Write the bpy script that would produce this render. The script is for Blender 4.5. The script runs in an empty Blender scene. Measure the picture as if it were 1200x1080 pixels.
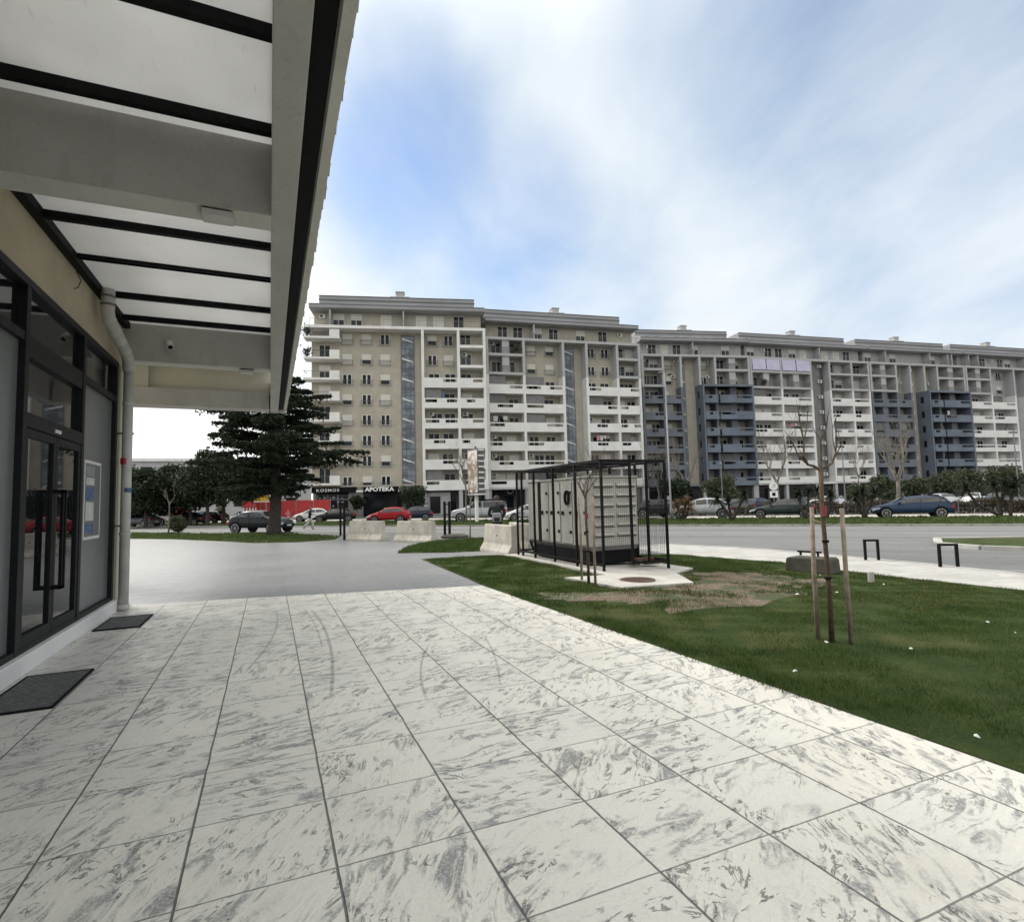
import bpy, bmesh, math, random
import numpy as np
from mathutils import Vector, Matrix
random.seed(7); RNG = np.random.default_rng(5)
sc = bpy.context.scene
COL = sc.collection
# ------------------------------------------------------------------ camera model
F, CX, CY = 650., 600., 540.
ROLL, PITCH, YAW, EYE = math.atan(.0247), math.atan(46/650.), math.radians(23.64), 1.6
_F0 = Vector((math.sin(YAW), math.cos(YAW), 0)); _R0 = Vector((math.cos(YAW), -math.sin(YAW), 0)); _U0 = Vector((0, 0, 1))
CF = _F0*math.cos(PITCH)+_U0*math.sin(PITCH); _U = _U0*math.cos(PITCH)-_F0*math.sin(PITCH)
CR = _R0*math.cos(ROLL)-_U*math.sin(ROLL); CU = _U*math.cos(ROLL)+_R0*math.sin(ROLL)
def hz(x, y):
    return -0.25*min(max((y-11)/12, (x-3.9)/8, 0), 1)
def ray(px, py):
    return CR*((px-CX)/F)-CU*((py-CY)/F)+CF
def gz(px, py, z):
    d = ray(px, py); t = (z-EYE)/d.z
    return d.x*t, d.y*t
def at(px, py):
    """ground point seen at a pixel of the 1200x1080 photograph"""
    z = 0
    for i in range(60):
        x, y = gz(px, py, z); z = .5*z+.5*hz(x, y)
    return x, y
cd = bpy.data.cameras.new('camera'); cam = bpy.data.objects.new('camera', cd); COL.objects.link(cam)
cd.sensor_width = 36; cd.lens = F/1200*36; cd.clip_start = .05; cd.clip_end = 5000
cam.matrix_world = Matrix(((CR.x, CU.x, -CF.x, 0), (CR.y, CU.y, -CF.y, 0), (CR.z, CU.z, -CF.z, EYE), (0, 0, 0, 1)))
sc.camera = cam
# ------------------------------------------------------------------ node helper
class N:
    def __init__(s, nt): s.t = nt
    def n(s, typ, **kw):
        x = s.t.nodes.new(typ)
        for k, v in kw.items(): setattr(x, k, v)
        return x
    def l(s, a, b): s.t.links.new(a, b)
    def put(s, sock, v):
        if v is None: return
        if hasattr(v, 'is_linked') or isinstance(v, bpy.types.NodeSocket): s.l(v, sock)
        else: sock.default_value = v
    def m(s, op, a, b=None, c=None, clamp=False):
        x = s.n('ShaderNodeMath', operation=op, use_clamp=clamp)
        s.put(x.inputs[0], a); s.put(x.inputs[1], b); s.put(x.inputs[2], c)
        return x.outputs[0]
    def vm(s, op, a, b=None, out=0):
        x = s.n('ShaderNodeVectorMath', operation=op)
        s.put(x.inputs[0], a); s.put(x.inputs[1], b)
        return x.outputs[out]
    def noise(s, vec, scale, detail=4, rough=.5, dist=0, out='Fac'):
        x = s.n('ShaderNodeTexNoise'); s.put(x.inputs['Vector'], vec)
        x.inputs['Scale'].default_value = scale; x.inputs['Detail'].default_value = detail
        x.inputs['Roughness'].default_value = rough; x.inputs['Distortion'].default_value = dist
        return x.outputs[out]
    def ramp(s, fac, a, b, lo=0., hi=1.):
        if a > b: a, b, lo, hi = b, a, hi, lo
        x = s.n('ShaderNodeMapRange', interpolation_type='SMOOTHSTEP'); s.put(x.inputs['Value'], fac)
        x.inputs['From Min'].default_value = a; x.inputs['From Max'].default_value = b
        x.inputs['To Min'].default_value = lo; x.inputs['To Max'].default_value = hi
        return x.outputs[0]
    def mix(s, f, a, b, blend='MIX'):
        x = s.n('ShaderNodeMix', data_type='RGBA', blend_type=blend, clamp_factor=True)
        s.put(x.inputs[0], f)
        for i, v in ((6, a), (7, b)):
            if isinstance(v, tuple): v = (*v[:3], 1)
            s.put(x.inputs[i], v)
        return x.outputs[2]
    def xyz(s, x=0, y=0, z=0):
        c = s.n('ShaderNodeCombineXYZ'); s.put(c.inputs[0], x); s.put(c.inputs[1], y); s.put(c.inputs[2], z); return c.outputs[0]
    def sep(s, v):
        c = s.n('ShaderNodeSeparateXYZ'); s.l(v, c.inputs[0]); return c.outputs
def newmat(name):
    m = bpy.data.materials.new(name); m.use_nodes = True
    k = N(m.node_tree); p = m.node_tree.nodes['Principled BSDF']
    return m, k, p
def bump(k, p, h, strength=.3, dist=.01):
    b = k.n('ShaderNodeBump'); b.inputs['Strength'].default_value = strength; b.inputs['Distance'].default_value = dist
    k.l(h, b.inputs['Height']); k.l(b.outputs[0], p.inputs['Normal'])
def M(name, col, rough=.8, var=.12, scale=2.5, bmp=0, bscale=30, metal=0, spec=.5, bdist=.01, coat=0):
    m, k, p = newmat(name)
    tc = k.n('ShaderNodeTexCoord').outputs['Object']
    f = k.noise(tc, scale, 6, .6)
    f = k.ramp(f, .3, .7)
    k.l(k.mix(f, tuple(c*(1-var) for c in col), tuple(min(1, c*(1+var)) for c in col)), p.inputs['Base Color'])
    p.inputs['Roughness'].default_value = rough; p.inputs['Metallic'].default_value = metal
    p.inputs['Specular IOR Level'].default_value = spec; p.inputs['Coat Weight'].default_value = coat
    if bmp: bump(k, p, k.noise(tc, bscale, 5, .6), bmp, bdist)
    return m
# ------------------------------------------------------------------ materials
def mat_tiles():
    m, k, p = newmat('stamped_white_tiles')
    pos = k.n('ShaderNodeNewGeometry').outputs['Position']; X, Y, _ = k.sep(pos)
    wob = k.m('MULTIPLY', k.m('SUBTRACT', k.noise(pos, 3.1, 3), .5), .012)
    u = k.m('DIVIDE', k.m('ADD', k.m('ADD', X, .345), wob), .6285); v = k.m('DIVIDE', k.m('SUBTRACT', k.m('ADD', k.m('MULTIPLY', X, .012), k.m('ADD', Y, wob)), .815), .625)
    def edge(w, size, wid):
        fr = k.m('FRACT', w); d = k.m('MULTIPLY', k.m('MINIMUM', fr, k.m('SUBTRACT', 1, fr)), size)
        return k.ramp(d, wid*.55, wid*1.3, 1, 0)
    gu = edge(u, .6285, .0055); gv = k.m('MULTIPLY', edge(v, .625, .004), .8)
    cid = k.xyz(k.m('FLOOR', u), k.m('FLOOR', v), 0)
    wn = k.n('ShaderNodeTexWhiteNoise', noise_dimensions='3D'); k.l(cid, wn.inputs['Vector']); rv, rc = wn.outputs['Value'], wn.outputs['Color']
    rot = k.n('ShaderNodeVectorRotate', rotation_type='Z_AXIS'); k.l(pos, rot.inputs['Vector'])
    k.l(k.m('ADD', k.m('MULTIPLY', rv, 1.5), -1.35), rot.inputs['Angle'])
    loc = k.vm('ADD', rot.outputs[0], k.vm('MULTIPLY', rc, (37., 23., 9.)))
    st = k.vm('MULTIPLY', loc, (1.0, 3.2, 1.))
    big = k.noise(loc, 2.3, 4, .55, .6)
    
    n1 = k.noise(st, 3.4, 10, .66, 1.3); n2 = k.noise(st, 7.5, 8, .6, 2.0); n3 = k.noise(loc, 60, 4, .6)
    blot = k.m('MULTIPLY', k.ramp(n1, .48, .62), k.ramp(big, .37, .57))
    n4 = k.noise(k.vm('MULTIPLY', loc, (1, 1.7, 1)), 3.2, 9, .62, 1.8)
    ln = k.ramp(k.m('ABSOLUTE', k.m('SUBTRACT', n4, .52)), .001, .024, 1, 0)
    crk = k.m('MULTIPLY', k.m('MULTIPLY', ln, k.ramp(k.noise(st, 6.5, 5, .6, .5), .47, .56)), k.ramp(k.noise(loc, 3.5, 3, .5), .47, .55))
    msk = k.m('MINIMUM', k.m('ADD', k.m('MULTIPLY', k.m('MULTIPLY', blot, k.ramp(n3, .3, .6, .45, 1)), .85), k.m('MULTIPLY', crk, .6)), .78)
    base = k.mix(k.noise(pos, 1.1, 5), (.70, .675, .59), (.79, .765, .685))
    base = k.mix(k.m('MULTIPLY', rv, .5), base, (.65, .64, .595))
    base = k.mix(k.m('MULTIPLY', k.ramp(k.noise(pos, .45, 4), .45, .7), .35), base, (.53, .505, .44))
    col = k.mix(msk, k.mix(k.ramp(n3, .35, .65, 0, .14), base, (.35, .34, .31)), (.155, .16, .175))
    # tyre arcs left by vehicles turning on the paving
    arc = None
    for cx, cy, r, y0, y1, w, s in ((-11.18, 8.8, 11.29, 6.0, 9.6, .013, .5), (-18.33, 7.62, 18.99, 4.8, 9.4, .016, .6), (-18.33, 7.62, 18.9, 6.6, 9.6, .01, .5),
                                    (6.676, 3.927, 5.528, 4.4, 6.5, .012, .55), (-8.07, 8.44, 10.634, 4.5, 6.6, .012, .5), (12, 12, 11.9, 6.5, 9.8, .012, .4), (-.2, 2.2, 3.7, 2.5, 6.5, .008, .0)):
        d = k.m('SQRT', k.m('ADD', k.m('POWER', k.m('ABSOLUTE', k.m('SUBTRACT', X, cx)), 2), k.m('POWER', k.m('ABSOLUTE', k.m('SUBTRACT', Y, cy)), 2)))
        a = k.ramp(k.m('ABSOLUTE', k.m('SUBTRACT', d, r)), w*.4, w*1.6, s, 0)
        a = k.m('MULTIPLY', a, k.m('MULTIPLY', k.ramp(Y, y0, y0+.35), k.ramp(Y, y1-.5, y1, 1, 0)))
        arc = a if arc is None else k.m('MAXIMUM', arc, a)
    arc = k.m('MULTIPLY', arc, k.ramp(k.noise(pos, 14, 4), .3, .6, .4, 1))
    col = k.mix(arc, col, (.12, .12, .12))
    grt = k.m('MAXIMUM', gu, gv)
    # a chipped groove beside one joint
    chip = k.m('MULTIPLY', k.ramp(k.m('ABSOLUTE', k.m('SUBTRACT', X, .315)), .002, .006, 1, 0), k.m('MULTIPLY', k.ramp(Y, 2.76, 2.72), 1))
    col = k.mix(k.m('MULTIPLY', k.m('MAXIMUM', grt, k.m('MULTIPLY', chip, .0)), .88), col, (.095, .09, .085))
    k.l(col, p.inputs['Base Color'])
    k.l(k.ramp(k.noise(pos, 6, 4), .3, .7, .36, .56), p.inputs['Roughness']); p.inputs['Specular IOR Level'].default_value = .45
    h = k.m('SUBTRACT', k.m('ADD', k.m('MULTIPLY', n1, .9), k.m('MULTIPLY', k.m('SUBTRACT', 1, msk), .5)), k.m('MULTIPLY', grt, 1.2))
    bump(k, p, k.m('SUBTRACT', h, k.m('MULTIPLY', crk, .8)), .8, .009)
    return m
def mat_plaza():
    m, k, p = newmat('grey_stamped_concrete')
    pos = k.n('ShaderNodeNewGeometry').outputs['Position']; X, Y, _ = k.sep(pos)
    st = k.vm('MULTIPLY', pos, (.35, 1.3, 1))
    n1 = k.noise(st, 1.3, 8, .6, .8); n2 = k.noise(pos, .25, 4, .5)
    edge = k.m('ADD', Y, k.m('MULTIPLY', X, -.25))
    band = k.ramp(edge, 13.9, 14.0)
    c = k.mix(k.ramp(n2, .3, .7), (.20, .207, .21), (.27, .275, .275))
    c = k.mix(k.ramp(X, -1.6, -.7, .5, 0), c, (.36, .36, .35))  # left side paler: glare put into the colour
    c = k.mix(k.m('MULTIPLY', band, .35), c, (.22, .225, .225))
    c = k.mix(k.m('MULTIPLY', k.ramp(n1, .5, .7), .25), c, (.13, .135, .14))
    fu = k.m('FRACT', k.m('DIVIDE', k.m('ADD', X, .345), .6285)); du = k.m('MULTIPLY', k.m('MINIMUM', fu, k.m('SUBTRACT', 1, fu)), .63)
    c = k.mix(k.m('MULTIPLY', k.ramp(du, .003, .009, .45, 0), k.ramp(Y, 18, 26, 1, .3)), c, (.08, .08, .08))
    n5 = k.noise(k.vm('MULTIPLY', pos, (1, 3, 1)), 3.2, 8, .65, 1.2)
    c = k.mix(k.m('MULTIPLY', k.ramp(n5, .5, .66), .5), c, (.10, .105, .115)); c = k.mix(k.m('MULTIPLY', k.ramp(n5, .46, .34), .3), c, (.27, .27, .265))
    k.l(c, p.inputs['Base Color']); k.l(k.ramp(n5, .35, .65, .3, .44), p.inputs['Roughness'])
    bump(k, p, n5, .5, .01)
    return m
def mat_asphalt(name='asphalt_road', a=(.13, .13, .128), b=(.2, .2, .195), streak=True):
    m, k, p = newmat(name)
    pos = k.n('ShaderNodeNewGeometry').outputs['Position']
    rot = k.n('ShaderNodeVectorRotate', rotation_type='Z_AXIS'); k.l(pos, rot.inputs['Vector']); rot.inputs['Angle'].default_value = math.atan2(1.204, 1)
    st = k.vm('MULTIPLY', rot.outputs[0], (.02, .5, 1) if streak else (.3, .3, 1))
    f = k.noise(st, 1.2, 4, .5)
    c = k.mix(k.ramp(f, .35, .65), a, b)
    c = k.mix(k.m('MULTIPLY', k.ramp(k.noise(pos, 70, 3), .35, .7), .35), c, (.09, .09, .09))
    c = k.mix(k.ramp(k.noise(pos, .6, 4), .55, .75, 0, .4), c, (.11, .11, .11))
    ck = k.ramp(k.m('ABSOLUTE', k.m('SUBTRACT', k.noise(pos, .35, 7, .55, 1), .5)), .0008, .004, .7, 0)
    c = k.mix(ck, c, (.05, .05, .05)); c = k.mix(k.ramp(k.noise(k.vm('MULTIPLY', rot.outputs[0], (.06, 1.6, 1)), .9, 3), .58, .66, 0, .35), c, (.30, .295, .28))
    k.l(c, p.inputs['Base Color']); p.inputs['Roughness'].default_value = .75
    bump(k, p, k.noise(pos, 90, 3), .3, .004)
    return m
def mat_grass_ground(name, a, b, c3):
    m, k, p = newmat(name)
    pos = k.n('ShaderNodeNewGeometry').outputs['Position']
    c = k.mix(k.ramp(k.noise(pos, 1.3, 6, .6), .38, .62), a, b)
    c = k.mix(k.m('MULTIPLY', k.ramp(k.noise(pos, .7, 5, .6), .5, .68), .7), c, c3)
    c = k.mix(k.m('MULTIPLY', k.ramp(k.noise(pos, 55, 4, .7), .35, .7), .5), c, (.012, .016, .008))
    k.l(c, p.inputs['Base Color']); p.inputs['Roughness'].default_value = .95; p.inputs['Specular IOR Level'].default_value = .15
    bump(k, p, k.noise(pos, 25, 6, .7), 1, .04)
    return m
def mat_dirt():
    m, k, p = newmat('bare_soil')
    pos = k.n('ShaderNodeNewGeometry').outputs['Position']
    c = k.mix(k.ramp(k.noise(pos, 3, 8, .7), .35, .65), (.13, .092, .062), (.20, .15, .105))
    c = k.mix(k.ramp(k.noise(pos, 26, 5, .7), .55, .7, 0, .8), c, (.33, .30, .26))
    c = k.mix(k.ramp(k.noise(pos, 1.5, 8, .72), .47, .56, 0, .9), c, (.05, .07, .022))
    k.l(c, p.inputs['Base Color']); p.inputs['Roughness'].default_value = .95
    bump(k, p, k.noise(pos, 22, 8, .7), 1, .04)
    return m
def mat_concrete(name, a, b, stain=(.12, .11, .09), bs=18, sm=.3):
    m, k, p = newmat(name)
    pos = k.n('ShaderNodeTexCoord').outputs['Object']
    c = k.mix(k.ramp(k.noise(pos, 1.6, 8, .65), .35, .65), a, b)
    c = k.mix(k.ramp(k.noise(k.vm('MULTIPLY', pos, (1, 1, .35)), 3.3, 8, .7), .52, .72, 0, .7), c, stain)
    c = k.mix(k.ramp(k.noise(pos, 40, 3), .6, .75, 0, .3), c, (.08, .075, .07))
    k.l(c, p.inputs['Base Color']); p.inputs['Roughness'].default_value = .9
    bump(k, p, k.noise(pos, bs, 8, .65), sm, .02)
    return m
def mat_leaf(name, a, b, rough=.6, trans=.25):
    m, k, p = newmat(name)
    oi = k.n('ShaderNodeNewGeometry')
    f = k.noise(oi.outputs['Position'], 2.3, 4, .6)
    f2 = k.m('ADD', k.m('MULTIPLY', k.ramp(f, .35, .65), .6), k.m('MULTIPLY', oi.outputs['Random Per Island'], .4))
    col = k.mix(f2, a, b)
    k.l(col, p.inputs['Base Color']); p.inputs['Roughness'].default_value = rough; p.inputs['Specular IOR Level'].default_value = .25
    t = k.n('ShaderNodeBsdfTranslucent'); k.l(col, t.inputs[0])
    mx = k.n('ShaderNodeMixShader'); mx.inputs[0].default_value = trans
    k.l(p.outputs[0], mx.inputs[1]); k.l(t.outputs[0], mx.inputs[2])
    out = m.node_tree.nodes['Material Output']; k.l(mx.outputs[0], out.inputs[0])
    return m
def mat_glass(name, tint=(.02, .025, .028), see=.35, rough=.02, spec=.6, ior=1.55):
    m, k, p = newmat(name)
    p.inputs['Base Color'].default_value = (*tint, 1); p.inputs['Roughness'].default_value = rough
    p.inputs['Specular IOR Level'].default_value = spec; p.inputs['IOR'].default_value = ior
    t = k.n('ShaderNodeBsdfTransparent'); t.inputs[0].default_value = (.8, .85, .85, 1)
    fr = k.n('ShaderNodeFresnel'); fr.inputs[0].default_value = 1.5
    mx = k.n('ShaderNodeMixShader'); k.l(k.m('SUBTRACT', see, fr.outputs[0], clamp=True), mx.inputs[0])
    k.l(p.outputs[0], mx.inputs[1]); k.l(t.outputs[0], mx.inputs[2])
    k.l(mx.outputs[0], m.node_tree.nodes['Material Output'].inputs[0])
    return m
def mat_frosted():
    m, k, p = newmat('frosted_roof_panel')
    pos = k.n('ShaderNodeTexCoord').outputs['Object']
    c = k.mix(k.ramp(k.noise(pos, .9, 4, .55), .35, .7), (.74, .74, .735), (.80, .80, .795))
    c = k.mix(k.ramp(k.noise(k.vm('MULTIPLY', pos, (6, 1, 1)), 5, 5), .62, .8, 0, .25), c, (.3, .3, .29))
    k.l(c, p.inputs['Base Color']); p.inputs['Roughness'].default_value = .4
    t = k.n('ShaderNodeBsdfTranslucent'); k.l(c, t.inputs[0])
    mx = k.n('ShaderNodeMixShader'); mx.inputs[0].default_value = .5
    k.l(p.outputs[0], mx.inputs[1]); k.l(t.outputs[0], mx.inputs[2])
    k.l(mx.outputs[0], m.node_tree.nodes['Material Output'].inputs[0])
    return m
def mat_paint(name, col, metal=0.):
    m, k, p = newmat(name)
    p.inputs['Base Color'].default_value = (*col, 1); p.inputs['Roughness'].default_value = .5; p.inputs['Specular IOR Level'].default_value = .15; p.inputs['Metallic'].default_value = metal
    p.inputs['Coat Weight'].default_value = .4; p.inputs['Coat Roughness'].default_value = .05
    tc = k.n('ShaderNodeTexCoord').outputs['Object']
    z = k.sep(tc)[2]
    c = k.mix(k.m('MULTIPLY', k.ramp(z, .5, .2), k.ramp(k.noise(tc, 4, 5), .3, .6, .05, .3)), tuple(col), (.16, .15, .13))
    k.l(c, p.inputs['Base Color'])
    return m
def mat_poster():
    m, k, p = newmat('advert_print')
    pos = k.n('ShaderNodeTexCoord').outputs['Object']
    c = k.mix(k.ramp(k.noise(pos, 1.2, 5, .6), .42, .58), (.75, .70, .60), (.35, .25, .18))
    c = k.mix(k.ramp(k.noise(pos, 2.2, 4, .6, 1), .55, .62), c, (.85, .84, .82))
    k.l(c, p.inputs['Base Color']); p.inputs['Roughness'].default_value = .5
    return m
T = {}
T['tiles'] = mat_tiles(); T['plaza'] = mat_plaza(); T['asphalt'] = mat_asphalt()
T['lot'] = mat_asphalt('car_park_asphalt', (.12, .12, .118), (.17, .168, .16), False)
T['lawn'] = mat_grass_ground('lawn_soil', (.036, .06, .014), (.06, .085, .022), (.12, .12, .045))
T['verge'] = mat_grass_ground('verge_grass', (.045, .07, .02), (.075, .1, .032), (.11, .11, .05))
T['dirt'] = mat_dirt()
T['pave'] = mat_concrete('pavement_concrete', (.36, .35, .325), (.46, .45, .42), (.28, .27, .245), 30, .15)
T['slab'] = mat_concrete('slab_concrete', (.40, .385, .35), (.50, .48, .44), (.24, .225, .20), 25, .2)
T['kerb'] = mat_concrete('kerb_concrete', (.28, .27, .25), (.38, .37, .34))
T['barrier'] = mat_concrete('barrier_concrete', (.36, .33, .28), (.50, .47, .41), (.15, .13, .10), 16, .5)
T['moss'] = mat_concrete('mossy_concrete', (.045, .043, .034), (.085, .08, .062), (.022, .028, .014), 16, .6)
T['brown'] = M('service_road_concrete', (.46, .43, .38), .9, .12, .5)
T['beige'] = M('beige_render', (.40, .368, .30), .9, .08, .8, .15, 120)
T['beige2'] = M('beige_render_shop', (.47, .41, .31), .9, .1, 1.2, .2, 140)
T['cream'] = M('cream_render', (.56, .54, .44), .85, .06, .9, .1, 90)
T['white'] = M('white_facade_paint', (.70, .69, .665), .85, .07, .6, .1, 60)
T['greyw'] = M('grey_facade_paint', (.40, .40, .395), .85, .07, .6, .1, 60)
T['blue'] = M('slate_blue_facade', (.13, .155, .19), .85, .16, .35, .1, 60)
T['bluegrey'] = M('grey_blue_facade', (.13, .145, .168), .85, .16, .35, .1, 60)
T['brownf'] = M('grey_brown_wall', (.23, .20, .165), .9, .12, .5)
T['darkwall'] = M('dark_grey_wall', (.13, .13, .125), .9, .15, .5)
T['grey'] = mat_concrete('grey_beam_paint', (.42, .41, .385), (.47, .46, .435), (.35, .335, .31), 60, .12)
T['soffit'] = mat_concrete('pale_beam_paint', (.53, .52, .475), (.58, .57, .53), (.44, .42, .38), 60, .12)
T['roofm'] = M('grey_roof_sheet', (.27, .27, .275), .6, .08, .3)
T['roofd'] = M('dark_roof_seam', (.11, .11, .115), .7, .1, .5)
T['black'] = M('black_metal', (.007, .007, .0075), .6, .3, 8, spec=.12)
T['blackm'] = M('black_matt', (.007, .007, .008), .8, .2, 8, spec=.15)
T['frame'] = M('charcoal_frame', (.011, .012, .013), .5, .2, 5, spec=.2)
T['rubber'] = M('tyre_rubber', (.02, .02, .02), .85, .2, 10)
T['rim'] = M('alloy_rim', (.45, .45, .46), .3, .1, 6, metal=.8)
T['glass'] = mat_glass('shop_glass', (.012, .014, .016), .5, .015, .9, 1.9)
T['glassd'] = mat_glass('dark_glass', (.010, .012, .014), .0, .08, .25, 1.4)
T['cglass'] = mat_glass('car_glass', (.01, .012, .014), .0, .05)
T['film'] = M('grey_window_film', (.135, .145, .145), .28, .05, .6, spec=.6)
T['frost'] = mat_frosted()
T['pvc'] = M('grey_plastic_pipe', (.47, .46, .44), .5, .1, 3)
T['pipew'] = M('white_plastic', (.62, .61, .58), .5, .08, 4)
T['shutter'] = M('cream_shutter', (.62, .60, .54), .7, .05, 2)
T['wframe'] = M('white_window_frame', (.58, .57, .55), .6, .06, 2)
T['rail'] = M('dark_railing', (.09, .09, .095), .6, .2, 2)
T['railg'] = M('grey_railing', (.20, .19, .18), .6, .2, 2)
T['awn'] = M('lilac_awning', (.48, .46, .60), .8, .08, .8)
T['galv'] = M('galvanised_metal', (.2, .205, .21), .45, .1, 5, metal=.4)
T['genbody'] = M('cream_generator_panel', (.55, .53, .48), .5, .1, 1.4, .1, 40)
T['gengrey'] = M('grey_generator_skirt', (.16, .155, .15), .6, .15, 2)
T['bark'] = M('grey_bark', (.16, .14, .115), .95, .35, 9, 1, 25, bdist=.03)
T['barkd'] = M('dark_bark', (.05, .042, .035), .95, .35, 7, 1, 18, bdist=.05)
T['barkp'] = M('pale_bark', (.19, .17, .14), .95, .35, 5, 1, 18, bdist=.03)
T['barky'] = M('young_bark', (.085, .06, .038), .9, .35, 12, .6, 30)
T['stake'] = M('weathered_stake_wood', (.26, .21, .16), .9, .25, 9, .6, 40)
T['cedar'] = mat_leaf('cedar_needles', (.014, .024, .014), (.042, .058, .030), .7, .1)
T['ever'] = mat_leaf('evergreen_leaves', (.012, .022, .012), (.035, .05, .025), .6, .15)
T['olive'] = mat_leaf('olive_leaves', (.045, .055, .03), (.10, .115, .065), .7, .2)
T['palm'] = mat_leaf('palm_fronds', (.012, .018, .010), (.035, .046, .024), .5, .15)
T['dry'] = mat_leaf('dry_leaves', (.09, .055, .03), (.17, .11, .06), .8, .2)
T['blade'] = mat_leaf('grass_blades', (.026, .056, .009), (.078, .118, .026), .6, .3)
T['bladev'] = mat_leaf('verge_blades', (.05, .085, .02), (.10, .13, .04), .6, .3)
T['dryb'] = mat_leaf('dry_blades', (.11, .10, .04), (.22, .19, .09), .8, .25)
T['hedge'] = mat_leaf('brown_hedge', (.05, .04, .025), (.11, .085, .05), .8, .2)
T['red'] = M('red_panel', (.40, .03, .03), .6, .2, 2)
T['yellow'] = M('yellow_board', (.55, .33, .02), .6, .15, 2)
T['redlamp'] = M('red_lamp_lens', (.35, .012, .02), .25, .1, 5)
T['lamp'] = M('clear_lamp_lens', (.6, .62, .65), .15, .1, 5)
T['plate'] = M('number_plate', (.6, .6, .58), .5, .05, 5)
T['skin'] = M('skin', (.42, .27, .2), .6, .05, 8)
T['hair'] = M('dark_hair', (.025, .02, .016), .7, .2, 30)
T['cloth_d'] = M('dark_cloth', (.018, .018, .022), .9, .2, 8)
T['cloth_l'] = M('pale_cloth', (.50, .50, .47), .9, .12, 8)
T['cloth_g'] = M('grey_cloth', (.25, .25, .26), .9, .12, 8)
T['cloth_p'] = M('pink_cloth', (.50, .2, .24), .9, .12, 8)
T['letter'] = M('white_lettering', (.8, .8, .78), .5, .03, 3)
T['poster'] = mat_poster()
T['posterb'] = M('blue_print', (.06, .11, .22), .5, .4, 9)
T['room'] = M('shop_interior', (.22, .21, .2), .9, .1, 1)
T['mat'] = M('door_mat_grille', (.15, .15, .145), .8, .3, 30, .5, 80)
T['tilew'] = M('pale_roof_tile', (.55, .54, .52), .7, .12, 5)
T['rust'] = M('rusty_iron', (.10, .06, .04), .8, .35, 12, .5, 50)
T['litter'] = M('paper_litter', (.7, .7, .68), .8, .1, 9)
T['mosaic'] = M('grey_cladding', (.16, .155, .14), .8, .3, 9)
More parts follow.
